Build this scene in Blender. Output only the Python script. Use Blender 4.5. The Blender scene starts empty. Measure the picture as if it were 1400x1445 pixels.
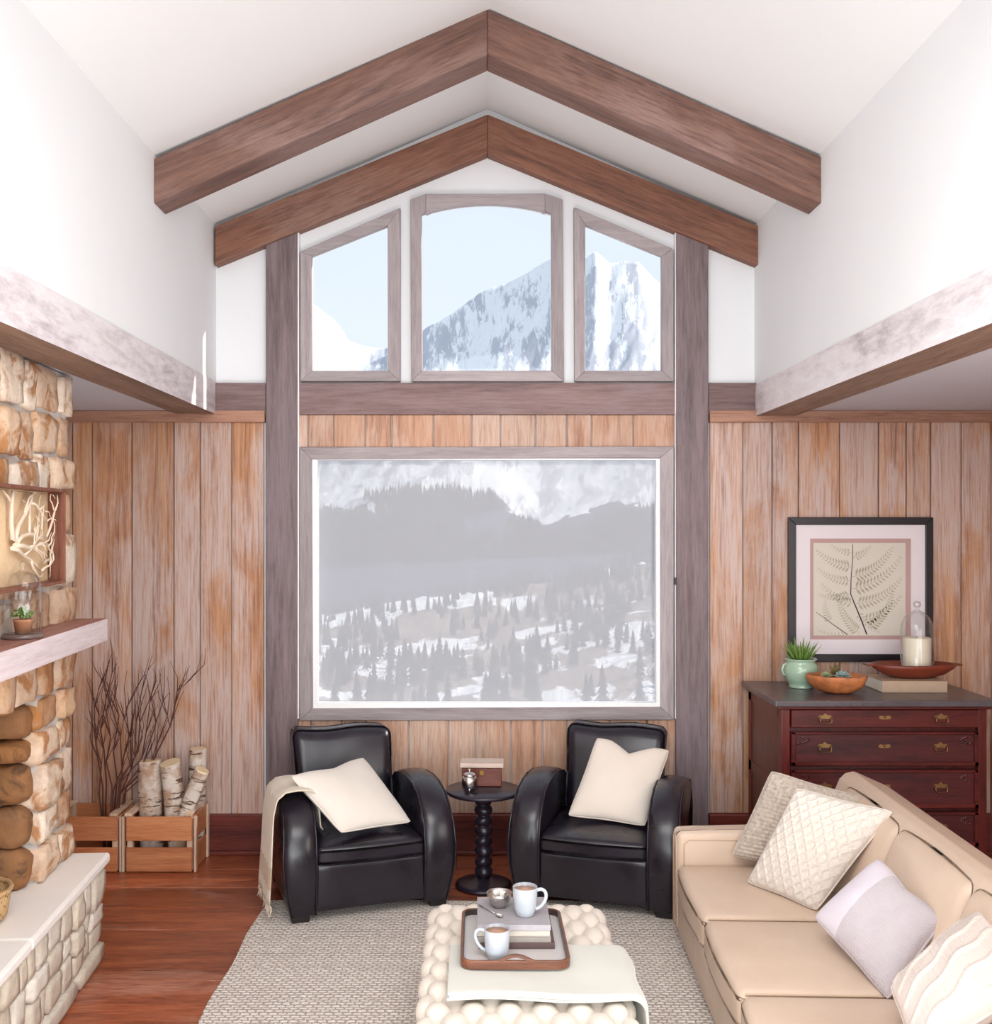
import bpy, bmesh, math, random
import numpy as np
from mathutils import Vector, Matrix, noise as mn
R = random.Random(7)
SC = bpy.context.scene
COL = SC.collection
F, CX, CY, CH = 1450.0, 672.0, 742.0, 1.9        # focal length and vanishing point in frame pixels, eye height
# ------------------------------------------------------------------ camera, sky, sun, lamps, exposure
cam = bpy.data.cameras.new('camera')
cam.sensor_fit = 'HORIZONTAL'; cam.sensor_width = 36; cam.lens = 36 * F / 1400
cam.shift_x = (700 - CX) / 1400; cam.shift_y = (CY - 722.5) / 1400
cam.clip_end = 20000; cam.clip_start = .05
camo = bpy.data.objects.new('camera', cam); COL.objects.link(camo)
camo.location = (0, 0, CH); camo.rotation_euler = (math.pi / 2, 0, 0)
SC.camera = camo
w = bpy.data.worlds.new('sky'); SC.world = w; w.use_nodes = True
nt = w.node_tree; nt.nodes.clear()
wo = nt.nodes.new('ShaderNodeOutputWorld'); bg = nt.nodes.new('ShaderNodeBackground')
tc = nt.nodes.new('ShaderNodeTexCoord'); sx = nt.nodes.new('ShaderNodeSeparateXYZ'); cr = nt.nodes.new('ShaderNodeValToRGB')
nt.links.new(tc.outputs['Generated'], sx.inputs[0]); nt.links.new(sx.outputs['Z'], cr.inputs[0])
cr.color_ramp.elements[0].position = 0.0; cr.color_ramp.elements[0].color = (.70, .765, .815, 1)
cr.color_ramp.elements[1].position = .9; cr.color_ramp.elements[1].color = (.52, .63, .76, 1)
nt.links.new(cr.outputs[0], bg.inputs[0]); bg.inputs[1].default_value = 1.0
nt.links.new(bg.outputs[0], wo.inputs[0])
def lamp(name, kind, loc, aim, energy, color=(1, 1, 1), size=1, sizey=None, angle=None):
    l = bpy.data.lights.new(name, kind); l.energy = energy; l.color = color
    if kind == 'AREA':
        l.shape = 'RECTANGLE'; l.size = size; l.size_y = sizey or size
    if angle: l.angle = angle
    o = bpy.data.objects.new(name, l); COL.objects.link(o); o.location = loc
    o.rotation_euler = (Vector(aim) - Vector(loc)).to_track_quat('-Z', 'Y').to_euler()
    return o
lamp('sun', 'SUN', (30, 20, 22), (30 - 14, 20 - 4.8, 22 - 10), 5.8, (1, .95, .88), angle=.02)
lamp('fill_behind_camera', 'AREA', (0.2, -5.0, 2.4), (0, 5, 2.0), 270, (.97, .985, 1), 6.5, 4.6)  # added soft fill lamp, brightens the whole room from behind
lamp('side_fill_softbox', 'AREA', (2.85, 1.9, 1.5), (-1.6, 3.7, .7), 34, (1, .98, .95), 1.8, 1.5)  # added softbox inside the closed side wall, lights hearth and rug
lamp('ceiling_fill_uplight', 'AREA', (0.05, 2.2, .45), (0.05, 3.6, 4.2), 40, (.97, .985, 1), 2.0, 1.0)  # added uplight below the view, brightens ceiling and rafters
lamp('overhead_fill_lamp', 'AREA', (0.1, 1.7, 3.0), (0.0, 3.3, 0), 50, (1, .99, .97), 2.0, 1.6)  # added lamp above the view, lifts rug, ottoman and seat tops
SC.view_settings.view_transform = 'Standard'; SC.view_settings.look = 'None'
SC.view_settings.gamma = 1; SC.view_settings.use_curve_mapping = False
SC.view_settings.exposure = 0.35
SC.cycles.max_bounces = 8; SC.cycles.transparent_max_bounces = 16
SC.cycles.caustics_reflective = False; SC.cycles.caustics_refractive = False
SC.cycles.sample_clamp_indirect = 6

# ------------------------------------------------------------------ helpers
def P(x, y, Y): return Vector(((x - CX) * Y / F, Y, CH - (y - CY) * Y / F))
def srgb(r, g, b):
    f = lambda c: (c / 255 / 12.92) if c / 255 <= .04045 else ((c / 255 + .055) / 1.055) ** 2.4
    return (f(r), f(g), f(b), 1)
class MB:
    def __init__(s): s.v = []; s.f = []; s.mi = []; s.sm = []
    def add(s, vs, fs, mi=0, smooth=False):
        n = len(s.v); s.v += [tuple(v) for v in vs]
        for f in fs: s.f.append([n + i for i in f]); s.mi.append(mi); s.sm.append(smooth)
        return s
    def box(s, a, b, mi=0):
        x0, y0, z0 = a; x1, y1, z1 = b
        vs = [(x0,y0,z0),(x1,y0,z0),(x1,y1,z0),(x0,y1,z0),(x0,y0,z1),(x1,y0,z1),(x1,y1,z1),(x0,y1,z1)]
        return s.add(vs, [(0,3,2,1),(4,5,6,7),(0,1,5,4),(1,2,6,5),(2,3,7,6),(3,0,4,7)], mi)
    def bbox(s, a, b, r=.004, seg=1, mi=0, smooth=False, M=None, fn=None, cuts=0):
        bm = bmesh.new(); bmesh.ops.create_cube(bm, size=1)
        for v in bm.verts:
            v.co = Vector([a[i] + (b[i] - a[i]) * (v.co[i] + .5) for i in range(3)])
        if cuts: bmesh.ops.subdivide_edges(bm, edges=bm.edges[:], cuts=cuts, use_grid_fill=True)
        if r > 0:
            es = [e for e in bm.edges if len(e.link_faces) == 2 and e.link_faces[0].normal.dot(e.link_faces[1].normal) < .5] if cuts else bm.edges[:]
            bm.normal_update()
            if cuts: es = [e for e in bm.edges if len(e.link_faces) == 2 and e.link_faces[0].normal.dot(e.link_faces[1].normal) < .5]
            bmesh.ops.bevel(bm, geom=es, offset=r, segments=seg, affect='EDGES', profile=.5)
        for v in bm.verts:
            if fn: v.co = Vector(fn(v.co))
            if M: v.co = M @ v.co
        bm.verts.index_update()
        s.add([v.co for v in bm.verts], [[v.index for v in f.verts] for f in bm.faces], mi, smooth); bm.free()
        return s
    def prism(s, poly, ax, c0, c1, mi=0, smooth=False):
        # poly: 2-D points; ax 'y': (x,z) extruded over y; 'x': (y,z) over x; 'z': (x,y) over z
        n = len(poly)
        def m(p, c): return {'y': (p[0], c, p[1]), 'x': (c, p[0], p[1]), 'z': (p[0], p[1], c)}[ax]
        vs = [m(p, c0) for p in poly] + [m(p, c1) for p in poly]
        area = sum(poly[i][0] * poly[(i+1) % n][1] - poly[(i+1) % n][0] * poly[i][1] for i in range(n))
        fs = [list(range(n)), list(range(2*n-1, n-1, -1))]
        k = len(s.f)
        s.add(vs, fs, mi, False)
        s.add([], [], mi)
        base = len(s.v) - 2 * n
        for i in range(n):
            j = (i + 1) % n; s.f.append([base + i, base + n + i, base + n + j, base + j]); s.mi.append(mi); s.sm.append(smooth)
        return s
    def tube(s, pts, r, n=8, mi=0, caps=True, flat=1.0):
        pts = [Vector(p) for p in pts]; rr = r if isinstance(r, (list, tuple)) else [r] * len(pts)
        vs = []; fs = []
        up = Vector((0, 0, 1)); prev = None
        for i, p in enumerate(pts):
            d = (pts[min(i+1, len(pts)-1)] - pts[max(i-1, 0)]).normalized()
            if prev is None:
                a = d.cross(up if abs(d.z) < .95 else Vector((1, 0, 0))).normalized()
            else: a = (prev - d * prev.dot(d)).normalized()
            prev = a; b = d.cross(a)
            for k in range(n):
                t = 2 * math.pi * k / n; vs.append(p + (a * math.cos(t) + b * math.sin(t) * flat) * rr[i])
        for i in range(len(pts) - 1):
            for k in range(n):
                k2 = (k + 1) % n; fs.append((i*n+k, i*n+k2, (i+1)*n+k2, (i+1)*n+k))
        s.add(vs, fs, mi, True)
        if caps:
            b = len(s.v) - len(vs)
            s.f.append([b + k for k in range(n)][::-1]); s.mi.append(mi); s.sm.append(False)
            s.f.append([b + (len(pts)-1)*n + k for k in range(n)]); s.mi.append(mi); s.sm.append(False)
        return s
    def lathe(s, prof, c=(0, 0, 0), n=28, mi=0, smooth=True, sx=1, sy=1, wob=None):
        vs = []; fs = []
        for i, (r, z) in enumerate(prof):
            for k in range(n):
                t = 2 * math.pi * k / n; q = wob(t, z) if wob else 1
                vs.append((c[0] + r * q * math.cos(t) * sx, c[1] + r * q * math.sin(t) * sy, c[2] + z))
        for i in range(len(prof) - 1):
            for k in range(n):
                k2 = (k + 1) % n; fs.append((i*n+k, i*n+k2, (i+1)*n+k2, (i+1)*n+k))
        if prof[0][0] > 1e-5: fs.append(tuple(range(n))[::-1])
        if prof[-1][0] > 1e-5: fs.append(tuple((len(prof)-1)*n + k for k in range(n)))
        return s.add(vs, fs, mi, smooth)
    def grid(s, fn, nu, nv, mi=0, smooth=True, close=False):
        vs = [fn(i / nu, j / nv) for j in range(nv + 1) for i in range(nu + 1)]
        fs = [(j*(nu+1)+i, j*(nu+1)+i+1, (j+1)*(nu+1)+i+1, (j+1)*(nu+1)+i) for j in range(nv) for i in range(nu)]
        return s.add(vs, fs, mi, smooth)
    def build(s, name, mats, parent=None, M=None, merge=False):
        me = bpy.data.meshes.new(name)
        vs = [tuple(M @ Vector(v)) for v in s.v] if M else s.v
        me.from_pydata(vs, [], s.f)
        for m in (mats if isinstance(mats, (list, tuple)) else [mats]): me.materials.append(m)
        me.polygons.foreach_set('material_index', s.mi); me.polygons.foreach_set('use_smooth', s.sm)
        bm = bmesh.new(); bm.from_mesh(me)
        if merge: bmesh.ops.remove_doubles(bm, verts=bm.verts, dist=1e-5)
        bmesh.ops.recalc_face_normals(bm, faces=bm.faces); bm.to_mesh(me); bm.free()
        me.update()
        o = bpy.data.objects.new(name, me); COL.objects.link(o)
        if parent is not None: o.parent = parent
        return o
def tag(o, label=None, cat=None, group=None, kind=None):
    if label: o['label'] = label
    if cat: o['category'] = cat
    if group: o['group'] = group
    if kind: o['kind'] = kind
    return o
def thing(name, label, cat, loc=(0, 0, 0), rz=0, group=None, kind=None):
    o = bpy.data.objects.new(name, None); COL.objects.link(o); o.location = loc; o.rotation_euler = (0, 0, rz)
    o.empty_display_size = .1
    return tag(o, label, cat, group, kind)
def subsurf(o, n=1):
    m = o.modifiers.new('s', 'SUBSURF'); m.levels = n; m.render_levels = n
    return o
def bevelmod(o, w=.004, seg=2):
    m = o.modifiers.new('b', 'BEVEL'); m.width = w; m.segments = seg; m.limit_method = 'ANGLE'
    return o

# ------------------------------------------------------------------ materials
class NT:
    def __init__(s, name):
        s.m = bpy.data.materials.new(name); s.m.use_nodes = True; s.t = s.m.node_tree; s.t.nodes.clear()
        s.out = s.t.nodes.new('ShaderNodeOutputMaterial'); s.b = s.t.nodes.new('ShaderNodeBsdfPrincipled')
        s.t.links.new(s.b.outputs[0], s.out.inputs[0])
    def n(s, typ, **kw):
        nd = s.t.nodes.new('ShaderNode' + typ)
        for k, v in kw.items():
            if k.startswith('i_'):
                key = k[2:].replace('_', ' ')
                sock = nd.inputs[int(key)] if key.isdigit() else nd.inputs[key]
                if isinstance(v, bpy.types.NodeSocket): s.t.links.new(v, sock)
                else: sock.default_value = v
            else: setattr(nd, k, v)
        return nd
    def coord(s, scale=(1, 1, 1), rnd=True, rot=(0, 0, 0)):
        tc = s.n('TexCoord')
        v = tc.outputs['Object']
        if rnd:
            oi = s.n('ObjectInfo'); mu = s.n('VectorMath', operation='SCALE'); mu.inputs[0].default_value = (37, 23, 51)
            s.t.links.new(oi.outputs['Random'], mu.inputs['Scale'])
            ad = s.n('VectorMath', operation='ADD', i_0=v, i_1=mu.outputs[0]); v = ad.outputs[0]
        return s.n('Mapping', i_Vector=v, i_Scale=scale, i_Rotation=rot).outputs[0]
    def noise(s, vec, scale=5, detail=4, rough=.55, dist=0):
        return s.n('TexNoise', i_Vector=vec, i_Scale=scale, i_Detail=detail, i_Roughness=rough, i_Distortion=dist).outputs[0]
    def ramp(s, fac, stops, interp='LINEAR'):
        r = s.n('ValToRGB', i_Fac=fac); cr = r.color_ramp; cr.interpolation = interp
        while len(cr.elements) < len(stops): cr.elements.new(.5)
        for e, (p, c) in zip(cr.elements, stops): e.position = p; e.color = c
        return r.outputs[0]
    def mix(s, fac, a, b, mode='MIX'):
        m = s.n('Mix', data_type='RGBA', blend_type=mode)
        for k, v in ((0, fac), (6, a), (7, b)):
            if isinstance(v, bpy.types.NodeSocket): s.t.links.new(v, m.inputs[k])
            else: m.inputs[k].default_value = v
        return m.outputs[2]
    def math(s, op, a, b=0.0, clamp=False):
        return s.n('Math', operation=op, i_0=a, i_1=b, use_clamp=clamp).outputs[0]
    def bump(s, h, strength=.3, dist=.01, prev=None):
        kw = dict(i_Height=h, i_Strength=strength, i_Distance=dist)
        if prev is not None: kw['i_Normal'] = prev
        return s.n('Bump', **kw).outputs[0]
    def fin(s, color=None, rough=.5, normal=None, metal=0, spec=None, sheen=0, coat=0):
        b = s.b
        if color is not None:
            if isinstance(color, bpy.types.NodeSocket): s.t.links.new(color, b.inputs['Base Color'])
            else: b.inputs['Base Color'].default_value = color
        if isinstance(rough, bpy.types.NodeSocket): s.t.links.new(rough, b.inputs['Roughness'])
        else: b.inputs['Roughness'].default_value = rough
        b.inputs['Metallic'].default_value = metal
        if spec is not None: b.inputs['Specular IOR Level'].default_value = spec
        if sheen: b.inputs['Sheen Weight'].default_value = sheen
        if coat: b.inputs['Coat Weight'].default_value = coat; b.inputs['Coat Roughness'].default_value = .2
        if normal is not None: s.t.links.new(normal, b.inputs['Normal'])
        return s.m
BW = lambda a: (a, a, a, 1)
def plain(name, c, rough=.5, metal=0, var=.06, sc=8, bump=.05, spec=None, coat=0, sheen=0):
    t = NT(name); v = t.coord(); n = t.noise(v, sc, 4)
    d = tuple(x * (1 - var) for x in c[:3]) + (1,); l = tuple(min(1, x * (1 + var)) for x in c[:3]) + (1,)
    return t.fin(t.ramp(n, [(.3, d), (.7, l)]), rough, t.bump(t.noise(v, sc * 6, 3), bump, .004), metal, spec, sheen, coat)
def wood(name, dark, mid, light, ax='x', gs=6, wash=None, washamt=.5, rough=.55, bump=.35, stretch=14, pieces=.12, spec=None):
    t = NT(name)
    sc = {'x': (1/stretch, 1, 1), 'y': (1, 1/stretch, 1), 'z': (1, 1, 1/stretch)}[ax]
    v = t.coord(sc)
    g = t.noise(v, gs * 4, 9, .66, .6); g2 = t.noise(v, gs * 26, 6, .7, .2)
    gg = t.math('ADD', t.math('MULTIPLY', g, .55), t.math('MULTIPLY', g2, .45))
    c = t.ramp(gg, [(.36, dark), (.5, mid), (.66, light)])
    sc2 = {'x': (.4, 1, 1), 'y': (1, .4, 1), 'z': (1, 1, .4)}[ax]
    v2 = t.coord(sc2)
    if wash:
        p = t.noise(v2, 2.6, 5, .62, .4)
        a = t.ramp(p, [(.56 - washamt * .22, BW(.06)), (.70 - washamt * .2, BW(.85))])
        a2 = t.math('MULTIPLY', a, t.ramp(g2, [(.38, BW(.35)), (.58, BW(1))]))
        c = t.mix(a2, c, wash)
    oi = t.n('ObjectInfo'); k = t.math('ADD', t.math('MULTIPLY', oi.outputs['Random'], pieces * 2), 1 - pieces)
    hs = t.n('HueSaturation', i_Color=c, i_Value=k)
    nm = t.bump(gg, bump, .006)
    return t.fin(hs.outputs[0], rough, nm, spec=spec)
def fabric(name, c, c2, sc=300, bump=.4, rough=.9, sheen=.2, tint=None):
    t = NT(name); v = t.coord(rnd=False)
    w1 = t.n('TexWave', i_Vector=v, i_Scale=sc * .3, i_Distortion=.6, i_Detail=1.0, wave_type='BANDS', bands_direction='X').outputs[1]
    w2 = t.n('TexWave', i_Vector=v, i_Scale=sc * .3, i_Distortion=.6, i_Detail=1.0, wave_type='BANDS', bands_direction='Z').outputs[1]
    h = t.math('MULTIPLY', w1, w2)
    n = t.noise(v, 7, 4)
    col = t.mix(t.math('MULTIPLY', h, .5), c, c2)
    col = t.mix(t.ramp(n, [(.35, BW(0)), (.7, BW(.3))]), col, c2)
    return t.fin(col, rough, t.bump(h, bump, .002), sheen=sheen)
white_wall = plain('white_plaster', srgb(238, 239, 241), .75, var=.01, sc=2, bump=.03)
white_ceil = plain('white_ceiling_paint', srgb(243, 243, 243), .8, var=.008, sc=2, bump=.02)
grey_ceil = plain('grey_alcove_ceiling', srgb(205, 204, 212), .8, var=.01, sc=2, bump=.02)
white_gap_cord = plain('white_gap_light_and_cord', srgb(250, 250, 250), .35, var=.005, sc=2, bump=.01)
brown = [srgb(76, 52, 46), srgb(114, 80, 68), srgb(142, 104, 86)]
beamx = wood('rough_brown_beam', *brown, 'x', 4, srgb(150, 120, 112), .4, .6, .4)
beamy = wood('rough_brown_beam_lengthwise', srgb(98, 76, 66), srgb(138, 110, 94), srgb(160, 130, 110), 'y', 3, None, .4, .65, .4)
beamglow = wood('painted_glow_beam', srgb(178, 166, 170), srgb(222, 214, 217), srgb(240, 235, 237), 'y', .9, None, .6, .6, .25, 4)  # pale tone is blown-out sunlight put into the wood colour
brownb = [srgb(84, 52, 40), srgb(132, 86, 66), srgb(160, 110, 84)]
beamx2 = wood('orange_brown_rafter', *brownb, 'x', 4, srgb(150, 118, 104), .3, .6, .4)
postz = wood('grey_brown_post', srgb(94, 78, 80), srgb(124, 106, 108), srgb(150, 130, 130), 'z', 3, srgb(140, 124, 130), .4, .6, .4)
crossx = wood('grey_brown_crossbeam', srgb(92, 72, 70), srgb(124, 98, 96), srgb(148, 122, 118), 'x', 3, srgb(140, 120, 122), .4, .6, .4)
greyx = wood('weathered_grey_frame', srgb(140, 128, 130), srgb(164, 152, 154), srgb(182, 172, 172), 'x', 4, None, .4, .6, .3)
greyz = wood('weathered_grey_frame_upright', srgb(140, 128, 130), srgb(164, 152, 154), srgb(182, 172, 172), 'z', 4, None, .4, .6, .3)
plankz = wood('whitewashed_wall_plank', srgb(128, 80, 54), srgb(190, 134, 94), srgb(214, 168, 128), 'z', 3.8, srgb(206, 188, 184), .8, .6, .8, 24, .10)
plankt = wood('tan_wall_plank', srgb(146, 100, 78), srgb(190, 144, 116), srgb(208, 168, 142), 'z', 3.6, srgb(210, 184, 168), .6, .6, .5, 16, .08)
mould = wood('plank_top_moulding', srgb(134, 92, 74), srgb(170, 126, 104), srgb(188, 144, 122), 'x', 4, None, .3, .6, .3)
basem = wood('dark_red_baseboard', srgb(74, 30, 26), srgb(108, 46, 38), srgb(130, 60, 48), 'x', 4, None, .3, .4, .2)
floorm = wood('reddish_floor_board', srgb(92, 40, 22), srgb(152, 78, 46), srgb(184, 106, 66), 'x', 3.0, srgb(190, 140, 120), .1, .3, .25, 9, .16)
# ------------------------------------------------------------------ room shell
D = 5.98
XL, XR = -1.5125, 1.619
EAVE, APEX, XA = 3.63, 4.327, .064
YB = -1.6
pz = lambda x, y, Y=D: (P(x, y, Y).x, P(x, y, Y).z)
WBK = tag(MB().box((0, 0, 0), (.001, .001, .001)).build('wall_back_dummy', white_wall), '') if False else None
# back wall: solid pieces around the openings
openings = []   # (x0, x1, zbottom, ztop(x))
def lin(xa, za, xb, zb): return lambda x: za + (zb - za) * (x - xa) / (xb - xa)
pl = [pz(440, 361), pz(547, 318), pz(548, 523), pz(441, 523)]
pr = [pz(826, 317), pz(934, 361), pz(934, 523), pz(826, 523)]
pc0, pc1, pcb = pz(595, 302), pz(778, 300), pz(596, 523)
arch_top = pz(686, 288)[1]
def archz(x):
    m = (pc0[0] + pc1[0]) / 2; h = (pc1[0] - pc0[0]) / 2; return arch_top - (arch_top - pc0[1]) * ((x - m) / h) ** 2
openings.append((pl[0][0], pl[1][0], pl[2][1], lin(*pl[0], *pl[1])))
openings.append((pc0[0], pc1[0], pcb[1], archz))
openings.append((pr[0][0], pr[1][0], pr[2][1], lin(*pr[0], *pr[1])))
wl = (pz(441, 648), pz(932, 998))
lowo = (wl[0][0], wl[1][0], wl[1][1], lambda x: wl[0][1])
def roofz(x): return EAVE + (APEX - EAVE) * (1 - abs(x - XA) / ((XR - XL) / 2)) if XL <= x <= XR else 2.62
m = MB()
xs = sorted(set([-2.7, XL, XR, 3.0, XA] + [o[0] for o in openings] + [o[1] for o in openings] + [lowo[0], lowo[1]] +
                [pc0[0] + (pc1[0] - pc0[0]) * i / 12 for i in range(13)]))
for a, b in zip(xs, xs[1:]):
    if b - a < 1e-6: continue
    mid = (a + b) / 2; e = 1e-6
    segs = [(0, lambda x: 0)]
    spans = []
    lo = (lambda x: 0.0)
    if lowo[0] <= mid <= lowo[1]:
        spans.append((lo, lambda x: lowo[2])); lo = lowo[3]
    for o in openings:
        if o[0] - e <= mid <= o[1] + e:
            spans.append((lo, (lambda zb: (lambda x: zb))(o[2]))); lo = o[3]
    inside = XL <= mid <= XR
    spans.append((lo, (lambda x: EAVE + (APEX - EAVE) * (1 - abs(x - XA) / ((XR - XL) / 2))) if inside else (lambda x: 2.62)))
    for f0, f1 in spans:
        m.prism([(a, f0(a)), (b, f0(b)), (b, f1(b)), (a, f1(a))], 'y', D, D + .05)
wall_back = tag(m.build('wall_back', white_wall), 'white gable wall with the big mountain windows, planked below', 'wall', kind='structure')
# wall planks, each its own board
def planks(px, y0, y1, mt, Yf=5.955, seed=0):
    rr = random.Random(seed)
    for a, b in zip(px, px[1:]):
        xa, za = pz(a, y1); xb, zb = pz(b, y0)
        j = rr.uniform(-.0035, .0035)
        mb = MB().bbox((xa + .003, Yf + j, za), (xb - .003, D - .002, zb), .0035, 1)
        mb.build('plank', mt, wall_back)
planks([-20, 40, 104, 132, 188, 247, 284, 328, 374], 594, 1150, plankz, seed=1)
planks([1000, 1047, 1088, 1125, 1183, 1238, 1277, 1311, 1354, 1397], 592, 1146, plankz, seed=2)
planks([420, 436, 472, 516, 553, 612, 666, 706, 755, 799, 834, 893, 952], 586, 632, plankt, seed=3)
planks([420, 440, 483, 517, 577, 633, 671, 721, 765, 800, 860, 912, 953], 1014, 1146, plankt, seed=4)
for n_, xa, xb in (('baseboard_left', -40, 376), ('baseboard_middle', 419, 954), ('baseboard_right', 999, 1400)):
    x0 = pz(xa, 1150)[0]; x1 = pz(xb, 1150)[0]
    b_ = MB().bbox((x0, 5.935, .0), (x1, D - .003, CH - (1149 - CY) * 5.94 / F), .006, 2)
    b_.bbox((x0, 5.915, .0), (x1, 5.94, .025), .006, 2)
    tag(b_.build(n_, basem), 'dark red baseboard along the %s of the planked wall' % {'baseboard_left': 'crate end', 'baseboard_middle': 'window bay', 'baseboard_right': 'dresser end'}[n_], 'baseboard', kind='structure')
# floor: boards
floor = tag(MB().box((-2.7, YB, -.06), (3.0, D, -.016)).build('floor', plain('dark_subfloor', srgb(50, 26, 18), .8)), 'reddish brown wide board floor', 'floor', kind='structure')
rr = random.Random(5); yy = D - .02
while yy > .2:
    ww = .272 + rr.uniform(-.02, .02); x = -2.7
    while x < 3.0:
        L = rr.uniform(1.7, 2.9); x1 = min(3.0, x + L)
        if 3.0 - x1 < .4: x1 = 3.0
        MB().bbox((x + .0015, yy - ww + .0015, -.02), (x1 - .0015, yy - .0015, rr.uniform(-.0012, 0)), .003, 1).build('floor_board', floorm, floor)
        x = x1
    yy -= ww
# vault side walls, side ceilings, vault ceiling
tag(MB().box((XL - .21, YB, 2.72), (XL, D, EAVE + .02)).build('wall_left', white_wall), 'white upper wall over the fireplace side beam', 'wall', kind='structure')
tag(MB().box((XR, YB, 2.70), (XR + .21, D, EAVE + .02)).build('wall_right', white_wall), 'white upper wall over the sofa side beam', 'wall', kind='structure')
tag(MB().box((-2.85, YB, 0), (-2.7, D, 2.7)).build('wall_left_alcove', white_wall), 'white wall behind the stone fireplace', 'wall', kind='structure')
wr = MB().box((2.978, YB, 0), (3.12, D, 2.7))
wall_ra = tag(wr.build('wall_right_alcove', plankz), 'planked side wall beyond the dresser', 'wall', kind='structure')
c = MB()
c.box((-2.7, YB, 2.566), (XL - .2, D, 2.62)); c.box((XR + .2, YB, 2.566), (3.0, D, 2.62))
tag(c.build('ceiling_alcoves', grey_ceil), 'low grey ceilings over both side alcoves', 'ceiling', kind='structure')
c = MB()
c.prism([(XL - .2, EAVE - .07), (XL - .2, EAVE + .05), (XA, APEX + .12), (XA, APEX)], 'y', YB, D + .1)
c.prism([(XR + .2, EAVE - .07), (XR + .2, EAVE + .05), (XA, APEX + .12), (XA, APEX)], 'y', YB, D + .1)
tag(c.build('ceiling', white_ceil), 'white vaulted ceiling', 'ceiling', kind='structure')
# plank top mouldings
for k, (xa, xb, lab) in enumerate(((-60, 376, 'fireplace'), (999, 1400, 'dresser'))):
    x0 = pz(xa, 590)[0]; x1 = pz(xb, 590)[0]
    tag(MB().bbox((x0, 5.925, pz(0, 597)[1]), (x1, D - .003, 2.566), .004, 1).build('trim_%d' % (k + 1), mould), 'brown moulding between planks and low ceiling on the %s side' % lab, 'moulding', kind='structure')
# rafters
def rafter(nm, pts, Y0, Y1, lab):
    o = MB().prism(pts, 'y', Y0, Y1).build(nm, beamx if Y0 < 5 else beamx2); bevelmod(o, .006, 2)
    # grain runs along the slope: turn the object's own axes to follow it
    a = math.atan2(pts[1][1] - pts[0][1], pts[1][0] - pts[0][0])
    Mx = Matrix.Translation((pts[0][0], Y0, pts[0][1])) @ Matrix.Rotation(-a, 4, 'Y')
    o.data.transform(Mx.inverted()); o.matrix_world = Mx
    return tag(o, lab, 'ceiling beam', kind='structure')
def PQ(l, Y): return [pz(x, y, Y) for x, y in l]
rafter('trim_3', PQ([(217, 224), (688, 12), (688, 77), (217, 287)], 4.82), 4.82, 5.0, 'front brown rafter rising from the fireplace side wall')
rafter('trim_4', PQ([(688, 12), (1159, 221), (1159, 287), (688, 77)], 4.82), 4.82, 5.0, 'front brown rafter falling to the sofa side wall')
rafter('trim_5', PQ([(303, 319), (688, 161), (688, 217), (303, 374)], 5.9), 5.9, 5.979, 'back brown rafter against the gable, fireplace side')
rafter('trim_6', PQ([(688, 161), (1071, 319), (1071, 374), (688, 217)], 5.9), 5.9, 5.979, 'back brown rafter against the gable, sofa side')
# posts
Yp = 5.925
for nm, xa, xb, ya, yb, lab in (('trim_7', 375, 420, 345, 325, 'fireplace'), ('trim_8', 954, 1000, 325, 345, 'dresser')):
    a = pz(xa, ya, Yp); b = pz(xb, yb, Yp)
    o = MB().prism([(a[0], 0), (b[0], 0), b, a], 'y', Yp, D - .001).build(nm, postz); bevelmod(o, .006, 2)
    tag(o, 'tall grey brown post between window and planks, %s side' % lab, 'post', kind='structure')
# crossbeam pieces
for nm, xa, xb, lab in (('trim_9', 303, 375, 'short crossbeam piece between post and fireplace side beam'), ('trim_10', 420, 954, 'long crossbeam between the two posts over the picture window'), ('trim_11', 1000, 1068, 'short crossbeam piece between post and sofa side beam')):
    a = pz(xa, 585, 5.94); b = pz(xb, 540, 5.94)
    o = MB().box((a[0], 5.94, a[1]), (b[0], D - .001, b[1])).build(nm, crossx); bevelmod(o, .005, 2); tag(o, lab, 'beam', kind='structure')
# white slivers standing in for bright light gaps between posts and window frames
for nm, xa, xb, y0, y1, lab in (('trim_12', 420.5, 424, 322, 1012, 'fireplace'), ('trim_13', 950.5, 954, 322, 1012, 'dresser')):
    a = pz(xa, y1); b = pz(xb, y0)
    tag(MB().box((a[0], 5.93, a[1]), (b[0], 5.975, b[1])).build(nm, white_gap_cord), 'thin white strip standing in for gap light beside the %s side post' % lab, 'trim', kind='structure')
# long side beams: sunlight glow painted on the inner face, brown underside
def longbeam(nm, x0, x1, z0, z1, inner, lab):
    o = MB().box((x0, YB, z0), (x1, D - .001, z1)).build(nm, [beamglow, beamy])
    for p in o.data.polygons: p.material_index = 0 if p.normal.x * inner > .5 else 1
    return tag(o, lab, 'beam', kind='structure')
longbeam('trim_14', XL - .221, XL + .004, 2.5475, 2.735, 1, 'long brown beam with sunlight glow painted on its inner face under the wall above the fireplace')
longbeam('trim_15', XR - .004, XR + .223, 2.535, 2.715, -1, 'long brown beam with knots and sunlight glow painted on its inner face under the wall above the sofa')

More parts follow.
